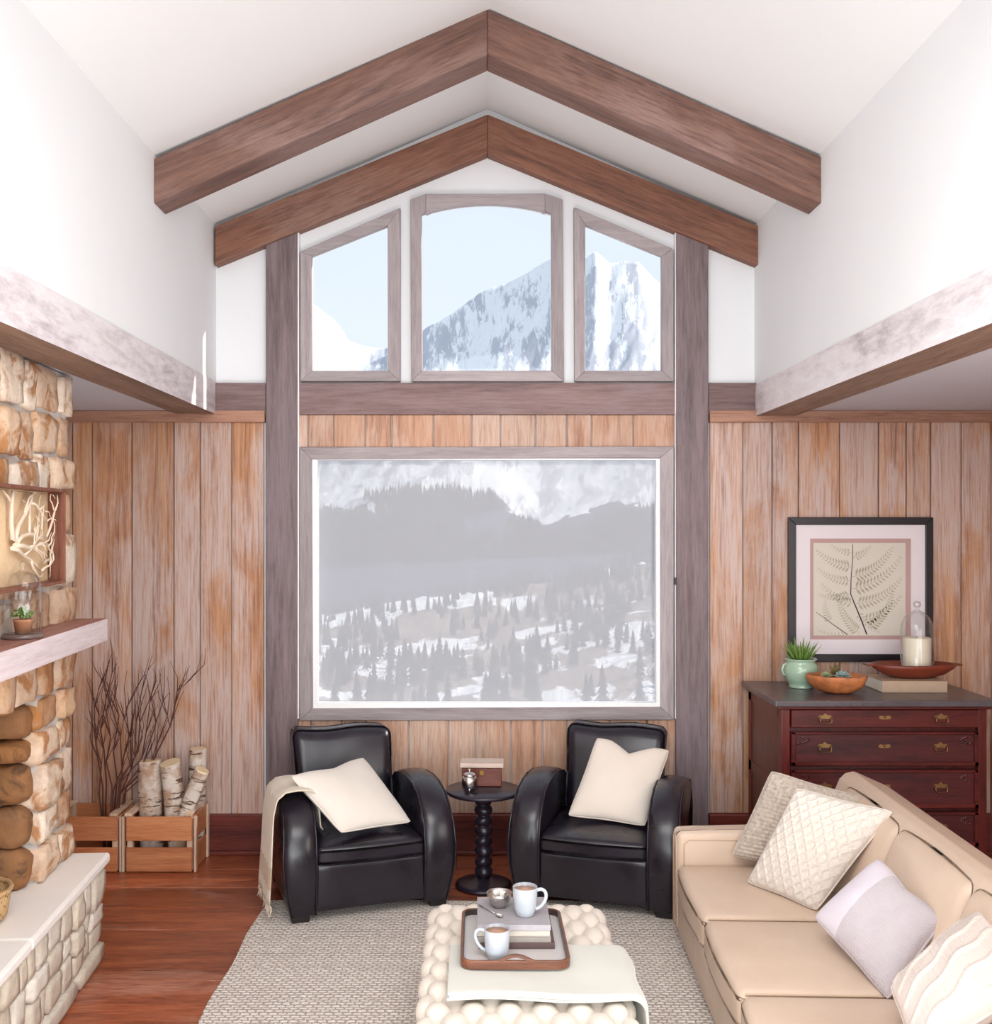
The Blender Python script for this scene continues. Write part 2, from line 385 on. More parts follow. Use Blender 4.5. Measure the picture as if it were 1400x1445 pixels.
# ------------------------------------------------------------------ windows
def glassmat():
    t = NT('window_glass'); tr = t.n('BsdfTransparent'); gl = t.n('BsdfGlossy'); gl.inputs['Roughness'].default_value = .02
    mx = t.n('MixShader'); mx.inputs[0].default_value = .01
    t.t.links.new(tr.outputs[0], mx.inputs[1]); t.t.links.new(gl.outputs[0], mx.inputs[2]); t.t.links.new(mx.outputs[0], t.out.inputs[0]); return t.m
wglass = glassmat()
def shademat():
    t = NT('grey_solar_shade_fabric'); tr = t.n('BsdfTransparent'); tr.inputs[0].default_value = (1, 1, 1, 1)
    df = t.n('BsdfDiffuse'); df.inputs[0].default_value = srgb(168, 167, 173); tl = t.n('BsdfTranslucent'); tl.inputs[0].default_value = srgb(226, 224, 226)
    m2 = t.n('MixShader'); m2.inputs[0].default_value = .5
    t.t.links.new(df.outputs[0], m2.inputs[1]); t.t.links.new(tl.outputs[0], m2.inputs[2])
    mx = t.n('MixShader'); mx.inputs[0].default_value = SHADE_OPAQUE
    t.t.links.new(tr.outputs[0], mx.inputs[1]); t.t.links.new(m2.outputs[0], mx.inputs[2]); t.t.links.new(mx.outputs[0], t.out.inputs[0]); return t.m
SHADE_OPAQUE = .5
shadem = shademat()
def board(poly, par, mt, Y0=5.935, Y1=5.979, nm='frame_board'):
    o = MB().prism([pz(x, y, Y0) for x, y in poly], 'y', Y0, Y1).build(nm, mt, par); bevelmod(o, .003, 1); return o
def window(nm, lab, outer, inner):
    r = thing(nm, lab, 'window', kind='structure')
    n = len(outer)
    for i in range(n):
        j = (i + 1) % n
        horiz = abs(outer[i][0] - outer[j][0]) > abs(outer[i][1] - outer[j][1])
        board([outer[i], outer[j], inner[j], inner[i]], r, greyx if horiz else greyz)
    MB().prism([pz(x, y, D + .03) for x, y in inner], 'y', D + .04, D + .046).build('pane', wglass, r)
    return r
window('window_1', 'slanted side window high in the gable on the fireplace side', [(423.5, 355), (565, 293), (565, 538), (423.5, 538)], [(440, 361), (547, 318), (548, 523), (441, 523)])
window('window_3', 'slanted side window high in the gable on the dresser side', [(810, 292), (950, 351), (951, 538), (811, 538)], [(826, 317), (934, 361), (934, 523), (826, 523)])
w2 = thing('window_2', 'arched central window high in the gable', 'window', kind='structure')
arc = [(595 + (778 - 595) * i / 12, 302 - 13.5 * (1 - ((i - 6) / 6) ** 2) - 1.5 * i / 12) for i in range(13)]
board([(579, 281.5), (601, 273.5), (601, 300), (595, 302), (596, 523), (580.5, 538)], w2, greyz)
board([(769, 273), (794, 281.5), (796, 538), (779, 523), (778, 300.5), (769, 298)], w2, greyz)
board([(601, 273.5), (769, 273)] + [(min(max(x, 601), 769), y) for x, y in arc[::-1]], w2, greyx)
board([(580.5, 538), (596, 523), (779, 523), (796, 538)], w2, greyx)
MB().prism([pz(x, y, D + .03) for x, y in arc + [(779, 523), (596, 523)]], 'y', D + .03, D + .036).build('pane', wglass, w2)
w4 = window('window_4', 'large picture window with grey frame and solar shade looking on the snowy valley', [(422.5, 631), (951, 630), (951, 1016), (422.5, 1017)], [(440, 648), (932, 646), (932.5, 998), (441.5, 1000)])
a, b = pz(441, 999, 5.96), pz(932, 647, 5.96); wd = .031
fr = MB(); fr.box((a[0], 5.95, a[1] + wd), (a[0] + wd, D + .03, b[1] - .008)); fr.box((b[0] - wd * .8, 5.95, a[1] + wd), (b[0], D + .03, b[1] - .008)); fr.box((a[0], 5.95, a[1]), (b[0], D + .03, a[1] + wd)); fr.box((a[0], 5.95, b[1] - .008), (b[0], D + .03, b[1]))
tag(fr.build('shade_gap_light', white_gap_cord, w4), 'white strip standing in for light leaking round the shade')  # white strips imitate daylight leaking past the shade edges
MB().box((a[0] + .01, D + .034, a[1] + .01), (b[0] - .01, D + .036, b[1])).build('solar_shade', shadem, w4)
cd = thing('shade_chain', 'thin shade cord with small tensioner beside the picture window', 'cord')
q = P(953, 820, 5.92)
MB().tube([(q.x, 5.922, 2.55), (q.x, 5.922, .86)], .0025, 6).build('chain', white_gap_cord, cd)
MB().bbox((q.x - .006, 5.912, q.z - .02), (q.x + .006, 5.925, q.z + .02), .003, 2).build('tensioner', plain('dark_plastic', srgb(60, 60, 66)), cd)

# ------------------------------------------------------------------ landscape outside
XS = [-2500, 100, 400, 440, 473, 492, 545, 596, 643, 690, 737, 775, 800, 826, 841, 860, 879, 902, 933, 1000, 1300, 3500]
def fx(pts):
    a = np.array(pts, float); return lambda x: np.interp(x, a[:, 0], a[:, 1])
rows = [(40, [(440, 1400), (925, 1380)]), (90, [(440, 1110), (925, 1085)]), (150, [(440, 1020), (700, 1015), (925, 1000)]),
        (210, [(300, 985), (440, 975), (560, 978), (700, 960), (925, 930)]), (300, [(300, 955), (440, 942), (560, 930), (700, 925), (925, 892)]),
        (400, [(300, 925), (440, 926), (600, 905), (700, 895), (800, 880), (925, 858), (1100, 820)]),
        (470, [(440, 932), (700, 905), (925, 870)]), (620, [(440, 910), (560, 893), (700, 885), (800, 870), (925, 840)]),
        (800, [(200, 900), (440, 885), (560, 858), (670, 846), (720, 850), (790, 836), (925, 806), (1100, 780)]),
        (950, [(200, 890), (440, 868), (560, 850), (670, 834), (790, 818), (925, 788), (1100, 760)]),
        (1150, [(440, 900), (700, 865), (925, 830)]), (1700, [(440, 880), (700, 860), (925, 840)]),
        (2300, [(440, 800), (700, 790), (925, 780)]), (2900, [(300, 760), (440, 733), (500, 715), (560, 702), (640, 708), (700, 712), (760, 740), (800, 730), (860, 715), (925, 712)]),
        (3300, [(300, 700), (440, 700), (500, 680), (560, 660), (640, 650), (700, 665), (760, 690), (850, 680), (925, 660)]),
        (3900, [(300, 560), (440, 600), (545, 600), (650, 590), (780, 580), (925, 560)]),
        (4700, [(-600, 520), (100, 430), (350, 380), (400, 405), (441, 430), (473, 453), (492, 479), (544, 493), (596, 470), (643, 437), (690, 409), (737, 385), (775, 366), (800, 352), (826, 362), (841, 353), (860, 371), (879, 368), (902, 371), (933, 402), (1000, 430), (1200, 380), (1600, 470)]),
        (6000, [(440, 640), (925, 640)])]
RR = np.log([r[0] for r in rows]); RF = [fx(r[1]) for r in rows]
def terr_y(lr, x):
    vals = np.array([f(x) for f in RF])
    i = int(np.clip(np.searchsorted(RR, lr) - 1, 0, len(RR) - 2)); t = (lr - RR[i]) / (RR[i+1] - RR[i])
    t = min(max(t, 0), 1); s = t * t * (3 - 2 * t) * .5 + t * .5
    if i == len(RR) - 3: s = t ** 1.15
    return vals[i] * (1 - s) + vals[i+1] * s
def tz(Yd, x, nz=True):
    lr = math.log(Yd); y = float(terr_y(lr, np.array([x]))[0])
    if nz:
        a = min(1, max(0, (Yd - 2900) / 1400))
        v = mn.ridged_multi_fractal(Vector((x * .014 + y * .006, lr * 6.0, 3.1)), 1.0, 2.1, 6, 1.0, 2.0) - 1.1
        v2 = mn.fractal(Vector((x * .03, lr * 14, 9.7)), 1.0, 2.0, 4)
        y -= a * v * 11 * (1 - .55 * max(0, min(1, (Yd - 4300) / 400))) + v2 * (4.5 if Yd < 2500 else 2.5)
    return CH - (y - CY) * Yd / F
def build_terrain():
    nx, ny = 330, 300
    xp = np.concatenate([np.linspace(-1500, 380, 50), np.linspace(390, 985, nx - 100), np.linspace(1000, 3200, 50)])
    ls = np.concatenate([np.linspace(math.log(40), math.log(2600), 130), np.linspace(math.log(2620), math.log(4700), 150), np.linspace(math.log(4750), math.log(6000), 20)])
    V = []; A = []
    for l in ls:
        Yd = math.exp(l); y0 = terr_y(l, xp)
        for i, x in enumerate(xp):
            y = y0[i]; a = min(1, max(0, (Yd - 2900) / 1400))
            v = mn.ridged_multi_fractal(Vector((x * .014 + y * .006, l * 6.0, 3.1)), 1.0, 2.1, 6, 1.0, 2.0) - 1.1
            v2 = mn.fractal(Vector((x * .03, l * 14, 9.7)), 1.0, 2.0, 4)
            y -= a * v * 11 * (1 - .55 * max(0, min(1, (Yd - 4300) / 400))) + v2 * (4.5 if Yd < 2500 else 2.5)
            V.append(((x - CX) * Yd / F, Yd, CH - (y - CY) * Yd / F))
            # cover of the ground: red = forest floor, green = bare earth, blue = rock
            n1 = mn.fractal(Vector((x * .012, l * 5, 1.0)), 1.0, 2.0, 4); n2 = mn.fractal(Vector((x * .05, l * 22, 4.0)), 1.0, 2.0, 4)
            fo = 1.0 if 1000 < Yd < 2880 + 170 * n1 + 150 * n2 else 0.0
            be = 0.0
            if Yd < 1000: be = max(0, min(1, .5 + n1 * 1.9 + (.5 if 540 < Yd < 740 else 0) + (-.35 if 330 < Yd < 420 else 0) + (-.75 if (Yd > 740 and x < 700) else .1)))
            ro = max(0, min(1, (v + .25) * 1.1 + n2 * .9)) if Yd > 2900 else 0
            A.append((fo, be, ro, 1))
    W = len(xp); fs = [(j*W+i, j*W+i+1, (j+1)*W+i+1, (j+1)*W+i) for j in range(len(ls) - 1) for i in range(W - 1)]
    m = MB(); m.add(V, fs, 0, True)
    t = NT('snowy_mountain_ground')
    at = t.n('Attribute', attribute_name='cover'); se = t.n('SeparateColor'); t.t.links.new(at.outputs['Color'], se.inputs[0])
    uv = t.n('Attribute', attribute_name='span'); 
    sp = t.n('Mapping', i_Vector=uv.outputs['Vector'], i_Scale=(1, 1, 1)).outputs[0]
    n = t.noise(t.n('Mapping', i_Vector=uv.outputs['Vector'], i_Scale=(2.6, .9, 1), i_Rotation=(0, 0, .75)).outputs[0], 6.5, 10, .74, .7); nb = t.noise(sp, 25, 5, .6)
    snow = (.84, .85, .88, 1)
    rk = t.math('GREATER_THAN', t.math('ADD', t.math('MULTIPLY', se.outputs[2], .75), n), .98)
    rk2 = t.ramp(t.math('ADD', t.math('MULTIPLY', se.outputs[2], .22), n), [(.55, BW(0)), (.64, BW(.85))])
    c = t.mix(rk2, snow, t.mix(n, srgb(150, 152, 166), srgb(196, 198, 208)))
    e = t.ramp(t.math('ADD', t.math('MULTIPLY', se.outputs[1], .6), t.math('MULTIPLY', n, .8)), [(.62, BW(0)), (.72, BW(1))])
    c = t.mix(e, c, t.mix(nb, srgb(120, 106, 98), srgb(150, 138, 128)))
    f = t.ramp(t.math('ADD', se.outputs[0], t.math('MULTIPLY', t.math('SUBTRACT', n, .5), 1.3)), [(.42, BW(0)), (.52, BW(1))])
    c = t.mix(f, c, t.mix(nb, srgb(52, 56, 76), srgb(72, 76, 96)))  # bluish tone puts distance haze into the forest colour
    mt = t.fin(c, .9, spec=.1)
    o = m.build('snowy_mountains', mt)
    me = o.data
    ca = me.color_attributes.new('cover', 'FLOAT_COLOR', 'POINT'); ca.data.foreach_set('color', np.array(A, 'f').ravel())
    sa = me.attributes.new('span', 'FLOAT_VECTOR', 'POINT')
    S = np.zeros((len(V), 3), 'f'); k = 0
    for l in ls:
        for x in xp:
            v_ = V[k]; S[k] = (x * .01, (CH - v_[2]) / v_[1] * 14.5 * (1 if v_[1] > 2500 else 2), l * .8); k += 1
    sa.data.foreach_set('vector', S.ravel())
    return tag(o, 'snowy mountain range and valley seen beyond the windows', 'mountains', kind='structure')
build_terrain()
t = NT('conifer_needles'); v = t.coord(); conifm = t.fin(t.ramp(t.noise(v, .6, 3), [(.3, srgb(34, 42, 40)), (.7, srgb(60, 66, 62))]), .9, spec=.1)
barkm = plain('conifer_bark', srgb(84, 70, 62), .9)
def conifer_mesh(seed, tiers=5, n=7):
    rr = random.Random(seed); m = MB()
    m.lathe([(.022, 0), (.018, .3)], n=5, mi=1)
    for k in range(tiers):
        z0 = .08 + .8 * k / tiers; z1 = z0 + .95 / tiers + .08; r = .19 * (1 - k / tiers) ** .85 + .03
        vs = []; 
        for i in range(n * 2):
            a = math.pi * i / n + k; q = r * (1 if i % 2 else .62) * rr.uniform(.85, 1.15)
            vs.append((q * math.cos(a), q * math.sin(a), z0 + (0 if i % 2 else .035) + rr.uniform(-.015, .015)))
        vs.append((0, 0, min(1, z1))); T = n * 2
        m.add(vs, [(i, (i + 1) % T, T) for i in range(T)] , 0)
    return m
protos = [conifer_mesh(s).build('conifer', [conifm, barkm]) for s in range(3)]
rr = random.Random(11)
cand = []
def density(Yd, x):
    l = math.log(Yd); n1 = mn.fractal(Vector((x * .011, l * 5, 7.3)), 1.0, 2.0, 3)
    return n1
tries = 0
while len(cand) < 240 and tries < 60000:
    tries += 1
    Yd = math.exp(rr.uniform(math.log(150), math.log(420))); x = rr.uniform(425, 950)
    th = .16 if Yd > 300 else .06
    if density(Yd, x) < th: continue
    if 300 < Yd and rr.random() < .3: continue
    if any(math.hypot(Yd - a_, (x - CX) * Yd / F - (b_ - CX) * a_ / F) < 3.6 for a_, b_ in cand): continue
    cand.append((Yd, x))
first = {}
for i, (Yd, x) in enumerate(cand):
    pr_ = protos[i % 3]
    if i < 3: o = pr_
    else:
        o = pr_.copy(); COL.objects.link(o)
    o.location = ((x - CX) * Yd / F, Yd, tz(Yd, x) - .3)
    h = rr.uniform(4.0, 7.8) * (1 if Yd < 260 else 1.15); o.scale = (h * rr.uniform(.8, 1.1),) * 2 + (h,); o.rotation_euler = (0, 0, rr.uniform(0, 6.28))
    tag(o, 'dark conifer on the snowy slopes beyond the picture window', 'tree', 'conifers on the slopes outside')
m = MB(); cnt = 0; tries = 0
while cnt < 5200 and tries < 200000:
    tries += 1; x0_ = x = rr.uniform(415, 960)
    if rr.random() < .2: Yd = rr.uniform(560, 1010); h = rr.uniform(9, 16); th = .05 if (Yd < 780 or x0_ < 700) else -.15
    else: Yd = rr.uniform(2300, 3020); h = rr.uniform(18, 30); th = -.3 + (Yd - 2800) * .0012
    if density(Yd, x) < th: continue
    if Yd < 780 and rr.random() < .7: continue
    if Yd < 1010 and Yd > 780 and x < 700 and rr.random() < .7: continue
    z = tz(Yd, x); X = (x - CX) * Yd / F; r = h * .16
    vs = [(X + r * math.cos(k * 1.2566 + x), Yd + r * math.sin(k * 1.2566 + x), z - .5) for k in range(5)] + [(X, Yd, z + h)]
    m.add(vs, [(k, (k + 1) % 5, 5) for k in range(5)]); cnt += 1
tag(m.build('distant_forest', conifm), 'distant conifer forest covering the far slopes', 'forest', kind='stuff')
# ------------------------------------------------------------------ stone fireplace
def stonemat(name, cols, var=.5, patch=None, bump=.6):
    t = NT(name); v = t.coord(); oi = t.n('ObjectInfo')
    n1 = t.noise(v, 5, 6, .65, .3); n2 = t.noise(v, 30, 5, .7)
    k = t.math('ADD', t.math('MULTIPLY', oi.outputs['Random'], var), t.math('MULTIPLY', n1, 1 - var))
    st = [(.08 + .84 * i / (len(cols) - 1), c) for i, c in enumerate(cols)]
    c = t.ramp(k, st)
    if patch: c = t.mix(t.ramp(t.noise(v, 7, 6, .6, .8), [(.50, BW(0)), (.60, BW(.9))]), c, patch)
    c = t.mix(t.ramp(n2, [(.35, BW(.35)), (.55, BW(0))]), c, t.mix(.5, c, srgb(90, 60, 40)))
    h = t.math('ADD', t.math('MULTIPLY', n1, .7), t.math('MULTIPLY', n2, .3))
    return t.fin(c, .85, t.bump(h, bump, .02))
chim = stonemat('golden_sandstone', [srgb(196, 148, 96), srgb(226, 200, 176), srgb(176, 124, 78), srgb(238, 224, 206), srgb(206, 172, 146), srgb(220, 176, 120)], .65, srgb(176, 118, 66))
dark_st = stonemat('rusty_firebox_stone', [srgb(110, 74, 46), srgb(160, 108, 62), srgb(126, 92, 64), srgb(184, 132, 76)], .4, srgb(84, 58, 40))
soot = stonemat('sooty_firebox_brick', [srgb(56, 44, 42), srgb(78, 60, 56), srgb(66, 52, 48)], .6)
hearth_st = stonemat('cream_ledge_stone', [srgb(226, 216, 202), srgb(238, 230, 218), srgb(212, 200, 182), srgb(232, 220, 200)], .6, None, .7)
mortar = plain('pale_mortar', srgb(196, 190, 186), .95, var=.08, sc=20, bump=.4)
slabm = plain('cream_limestone_slab', srgb(244, 238, 232), .7, var=.02, sc=4, bump=.12)
A0 = .075
fp = thing('fireplace', 'tall golden sandstone fireplace with raised cream stone hearth and pale wooden mantel', 'fireplace', (-1.785, 4.54, 0), 0)
# local axes: +x out into the room, -y towards the camera; turned slightly
fp.rotation_euler = (0, 0, A0)
def lump(a, b, r, seed, amp=.006, cuts=3, nm='stone', mt=None, par=None, power=.5):
    # rounded irregular stone filling the box a..b
    rr = random.Random(seed)
    c = [(a[i] + b[i]) / 2 for i in range(3)]; h = [(b[i] - a[i]) / 2 for i in range(3)]
    bm = bmesh.new(); bmesh.ops.create_cube(bm, size=2); bmesh.ops.subdivide_edges(bm, edges=bm.edges[:], cuts=cuts, use_grid_fill=True)
    off = Vector((rr.uniform(0, 99), rr.uniform(0, 99), rr.uniform(0, 99)))
    sk = [rr.uniform(-.12, .12) for _ in range(4)]
    for v in bm.verts:
        p = v.co.copy()
        m_ = max(abs(p.x), abs(p.y), abs(p.z)); L = p.length
        q = p * ((1 - power * .5) + power * .5 * m_ / L * 1.0 * 1.25)
        # soften only near the box edges
        q = Vector([p[i] * (1 - r * (max(0, abs(p[(i+1) % 3]) - .45) ** 2 + max(0, abs(p[(i+2) % 3]) - .45) ** 2)) for i in range(3)])
        q.y *= 1 + sk[0] * q.z; q.z *= 1 + sk[1] * q.y
        w_ = Vector((c[0] + q.x * h[0], c[1] + q.y * h[1], c[2] + q.z * h[2]))
        n_ = mn.noise_vector(w_ * 14 + off) * amp + mn.noise_vector(w_ * 34 + off) * amp * .5
        v.co = w_ + n_
    m = MB(); bm.verts.index_update()
    m.add([v.co for v in bm.verts], [[v.index for v in f.verts] for f in bm.faces], 0, True); bm.free()
    return m.build(nm, mt, par)
def masonry(y0, y1, z0, z1, wmax, hmax, rr, out):
    W = y1 - y0; H = z1 - z0
    if W > wmax or H > hmax:
        if W / wmax > H / hmax:
            t = y0 + W * rr.uniform(.34, .66); masonry(y0, t, z0, z1, wmax, hmax, rr, out); masonry(t, y1, z0, z1, wmax, hmax, rr, out)
        else:
            t = z0 + H * rr.uniform(.34, .66); masonry(y0, y1, z0, t, wmax, hmax, rr, out); masonry(y0, y1, t, z1, wmax, hmax, rr, out)
    else: out.append((y0, y1, z0, z1))
HZ = .45
core = MB(); core.box((-.75, -3.2, HZ), (-.012, -1.75, 2.56)); core.box((-.75, -1.75, 1.21), (-.022, -.4, 2.56)); core.box((-.75, -.38, HZ), (-.022, -.02, 2.56)); core.box((-.75, -1.75, HZ), (-.62, -.38, 1.25))
core.box((-.75, -3.2, 0), (.095, -.03, HZ - .05))
core.build('mortar_core', mortar, fp)
rr = random.Random(21); out = []
masonry(-.40, .012, HZ, 1.2, .27, .26, rr, out); masonry(-2.0, .012, 1.2, 2.56, .34, .30, rr, out); masonry(-2.0, -1.75, HZ, 1.2, .3, .24, rr, out)
for i, (a, b, c_, d) in enumerate(out):
    x0 = -.16 if b > 0 else -.12
    lump((x0, a + .008, c_ + .008), (rr.uniform(-.012, .02), b - .008 + (rr.uniform(0, .02) if b > 0 else 0), d - .008), .13, i, .013, 4, 'stone', chim, fp)
# stones on the reveal of the opening (they face the camera) and the sooty bricks deeper in
out = []; masonry(-.20, -.0, HZ, 1.19, .25, .24, rr, out)
for i, (a, b, c_, d) in enumerate(out):
    lump((a + .0, -.47 + rr.uniform(-.02, .01), c_ + .004), (b - .035, -.36, d - .004), .5, 50 + i, .012, 4, 'stone', dark_st, fp)
out = []; masonry(-.62, -.20, HZ, 1.19, .26, .085, rr, out)
for i, (a, b, c_, d) in enumerate(out):
    lump((a + .004, -.425, c_ + .004), (b - .004, -.36, d - .004), .2, 80 + i, .003, 2, 'brick', soot, fp)
# hearth slab pieces and hearth stones
HW = .150
for k, (a, b) in enumerate(((-.95, .02), (-2.0, -.955), (-3.1, -2.005))):
    MB().bbox((-.7, a, HZ - .045), (HW + .01, b, HZ), .012, 2).build('hearth_slab', slabm, fp)
rr = random.Random(44); out = []
masonry(-2.2, -.005, .075, HZ - .05, .21, .17, rr, out)
for i, (a, b, c_, d) in enumerate(out):
    if (b - a) * (d - c_) > .02 and rr.random() < .4:
        t = a + (b - a) * rr.uniform(.4, .6); parts_ = [(a, t), (t, b)]
    else: parts_ = [(a, b)]
    for j, (p, q_) in enumerate(parts_):
        lump((.02, p + .006, c_ + .005), (HW - .012 + rr.uniform(-.012, .012), q_ - .006, d - .005), .09, 200 + i * 2 + j, .006, 3, 'stone', hearth_st, fp)
y = -.02
while y > -2.2:
    L = rr.uniform(.35, .6); lump((.02, y - L, .002), (HW + .002, y - .008, .072), .15, 400 + int(-y * 50), .005, 3, 'stone', hearth_st, fp); y -= L
# mantel
o = MB().bbox((-.03, -2.2, 1.39), (HW - .0, .012, 1.49), .005, 2).build('mantel', [wood('pale_pink_mantel_face', srgb(198, 178, 178), srgb(222, 206, 208), srgb(236, 226, 228), 'y', 3, None, .4, .6, .3), wood('reddish_mantel_top', srgb(120, 72, 62), srgb(168, 116, 104), srgb(196, 152, 142), 'y', 4, None, .4, .5, .3)], fp)
for p in o.data.polygons: p.material_index = 1 if p.normal.z > .6 else 0
o['label'] = 'thick mantel shelf, pale face and reddish top'
def FL(x, y, z):   # fireplace local to world
    return Matrix.Translation((-1.785, 4.54, 0)) @ Matrix.Rotation(A0, 4, 'Z') @ Vector((x, y, z))
# shadow box with coral branch
red_w = wood('red_brown_box_wood', srgb(84, 44, 34), srgb(126, 74, 54), srgb(156, 100, 74), 'z', 6, None, .4, .5, .2)
art = thing('shadow_box', 'wooden shadow box with a bleached branch, hung on the stone chimney', 'wall art', FL(.03, 0, 0), A0)
a0, a1, b0, b1 = -1.55, -.42, 1.67, 2.045
for lo_, hi_ in (((0, a1 - .012, b0), (.075, a1, b1)), ((0, a0, b0), (.075, a0 + .012, b1)), ((0, a0, b1 - .012), (.075, a1, b1)), ((0, a0, b0), (.075, a1, b0 + .012))):
    MB().bbox(lo_, hi_, .002, 1).build('frame_side', red_w, art)
MB().box((0, a0, b0), (.008, a1, b1)).build('backing', plain('straw_linen', srgb(226, 196, 158), .9, sc=60, bump=.3), art)
branchm = plain('bleached_branch', srgb(226, 206, 184), .8, bump=.3)
def twig(pts, r0, r1, n=6):
    m = MB(); k = len(pts); m.tube(pts, [r0 + (r1 - r0) * i / (k - 1) for i in range(k)], n); return m
rb = random.Random(3)
def coral(m, p, ang, L, r, depth):
    pts = [p]; a = ang
    for i in range(5):
        a += rb.uniform(-.35, .35); q = pts[-1]
        pts.append((min(.06, max(.016, q[0] + rb.uniform(-.008, .008))), q[1] + math.cos(a) * L / 5, q[2] + math.sin(a) * L / 5))
    m.tube(pts, [r * (1 - .12 * i) for i in range(6)], 5)
    if depth:
        for j in (2, 3, 5): coral(m, pts[j], a + rb.choice((-1, 1)) * rb.uniform(.5, 1.0), L * rb.uniform(.45, .65), r * .6, depth - 1)
for yb, zb, an in ((-.86, 1.83, .15), (-.86, 1.85, .6), (-.88, 1.82, -.35), (-.88, 1.85, 1.2), (-.84, 1.84, .0)):
    m = MB(); coral(m, (.035, yb, zb), an, .33, .010, 2)
    m.v = [(v[0], min(a1 - .02, max(a0 + .02, v[1])), min(b1 - .02, max(b0 + .02, v[2]))) for v in m.v]
    m.build('branch', branchm, art)
# glass helpers
def glass(name, tint=(1, 1, 1, 1), k=.12):
    t = NT(name); tr = t.n('BsdfTransparent'); tr.inputs[0].default_value = tint; gl = t.n('BsdfGlossy'); gl.inputs['Roughness'].default_value = .03
    lw = t.n('LayerWeight'); lw.inputs[0].default_value = .35
    f = t.math('ADD', t.math('MULTIPLY', t.math('POWER', lw.outputs['Facing'], 1.7), .9), k * .4)
    mx = t.n('MixShader', i_0=f); t.t.links.new(tr.outputs[0], mx.inputs[1]); t.t.links.new(gl.outputs[0], mx.inputs[2]); t.t.links.new(mx.outputs[0], t.out.inputs[0]); return t.m
clear = glass('clear_glass', (.97, .98, .98, 1))
leafg = plain('green_leaf', srgb(104, 138, 62), .5, var=.3, sc=10)
terra = plain('terracotta', srgb(190, 132, 96), .8, var=.1)
q = FL(.072, -.80, 1.4905)
jar = thing('glass_cloche', 'clear glass cloche on a round base standing on the mantel shelf', 'cloche', q); jar.scale = (1.06, 1.06, 1.25)
MB().lathe([(.0, 0), (.066, 0), (.068, .006), (.064, .014), (.0, .014)]).build('base', plain('dark_glass_base', srgb(110, 92, 88), .2), jar)
MB().lathe([(.062, .015), (.063, .14), (.058, .165), (.044, .182), (.02, .192), (.008, .2), (.012, .212), (.010, .222), (.0, .226)], n=40).build('dome', clear, jar)
pp = thing('potted_succulent', 'tiny terracotta pot of green sprigs under the mantel cloche', 'plant', q + Vector((0, 0, .0145)))
MB().lathe([(.0, 0), (.026, 0), (.032, .045), (.035, .047), (.035, .055), (.03, .055), (.029, .048), (0, .046)], n=20).build('pot', terra, pp)
m = MB(); rb = random.Random(8)
for i in range(70):
    a = rb.uniform(0, 6.28); r = rb.uniform(0, .038); c_ = Vector((r * math.cos(a), r * math.sin(a), .06 + rb.uniform(0, .04) * (1 - r * 12)))
    m.lathe([(0, -.006), (.006, 0), (0, .006)], c=c_, n=5)
tag(m.build('leaves', leafg, pp), kind='stuff')
# wicker basket on the hearth
wick = NT('wicker'); v = wick.coord(rnd=False)
br = wick.n('TexBrick', i_Vector=v, i_Scale=40.0); wickm = wick.fin(wick.mix(br.outputs['Fac'], srgb(206, 168, 120), srgb(120, 84, 50)), .8, wick.bump(wick.math('SUBTRACT', 1.0, br.outputs['Fac']), .8, .01))
q = FL(.03, -.80, HZ + .002)
bk = thing('wicker_basket', 'woven wicker basket standing in the fireplace opening on the hearth', 'basket', q + Vector((-.15, 0, 0)))
MB().lathe([(0, 0), (.1, 0), (.125, .02), (.14, .11), (.134, .11), (.115, .02), (0, .012)], n=32).build('body', wickm, bk)
m = MB(); m.tube([(.139 * math.cos(k * .2618), .139 * math.sin(k * .2618), .115 + .004 * (k % 2)) for k in range(25)], .009, 8, caps=False); m.build('rim', wickm, bk)

# ------------------------------------------------------------------ crates, logs, twigs
cratew = wood('orange_pine_crate', srgb(166, 96, 58), srgb(196, 126, 82), srgb(214, 150, 106), 'x', 4, None, .4, .6, .2)
cratep = wood('pale_pine_post', srgb(196, 160, 132), srgb(216, 184, 158), srgb(228, 204, 184), 'z', 4, None, .4, .6, .2)
def crate(x0, x1, lab):
    y0, y1 = 5.63, 5.915; W = x1 - x0; Dp = y1 - y0
    r = thing('wooden_crate', lab, 'crate', (x0, y0, .001), 0, 'wooden crates along the wall')
    for za, zb in ((.003, .135), (.172, .303)):
        MB().bbox((.012, 0, za), (W - .012, .012, zb), .002, 1).build('slat', cratew, r)
        MB().bbox((.012, Dp - .012, za), (W - .012, Dp, zb), .002, 1).build('slat', cratew, r)
        for xx in (.0, W - .012): MB().bbox((xx, .03, za), (xx + .012, Dp - .03, zb), .002, 1).build('end_slat', cratew, r)
    for xx in (.0125, W - .0125 - .03):
        for yy_ in (.0125, Dp - .0425): MB().bbox((xx, yy_, .003), (xx + .03, yy_ + .03, .30), .002, 1).build('corner_post', cratep, r)
        MB().bbox((xx - .012, .001, .304), (xx + .03, Dp - .001, .322), .003, 1).build('end_rail', cratep, r)
    for xx in (-.012, W - .0):
        MB().bbox((xx, 0, .0), (xx + .012, .03, .303), .002, 1).build('corner_batten', cratep, r)
        MB().bbox((xx, Dp - .03, .0), (xx + .012, Dp, .303), .002, 1).build('corner_batten', cratep, r)
    MB().bbox((.013, .013, .003), (W - .013, Dp - .013, .014), .001, 1).build('bottom_board', cratew, r)
    return r
crate(-2.335, -1.957, 'orange pine slatted crate half hidden behind the stone hearth, holding twigs')
crate(-1.93, -1.547, 'orange pine slatted crate holding the upright birch logs')
t = NT('birch_bark'); v = t.coord((1, 1, 1)); v2 = t.coord((1, 1, 5))
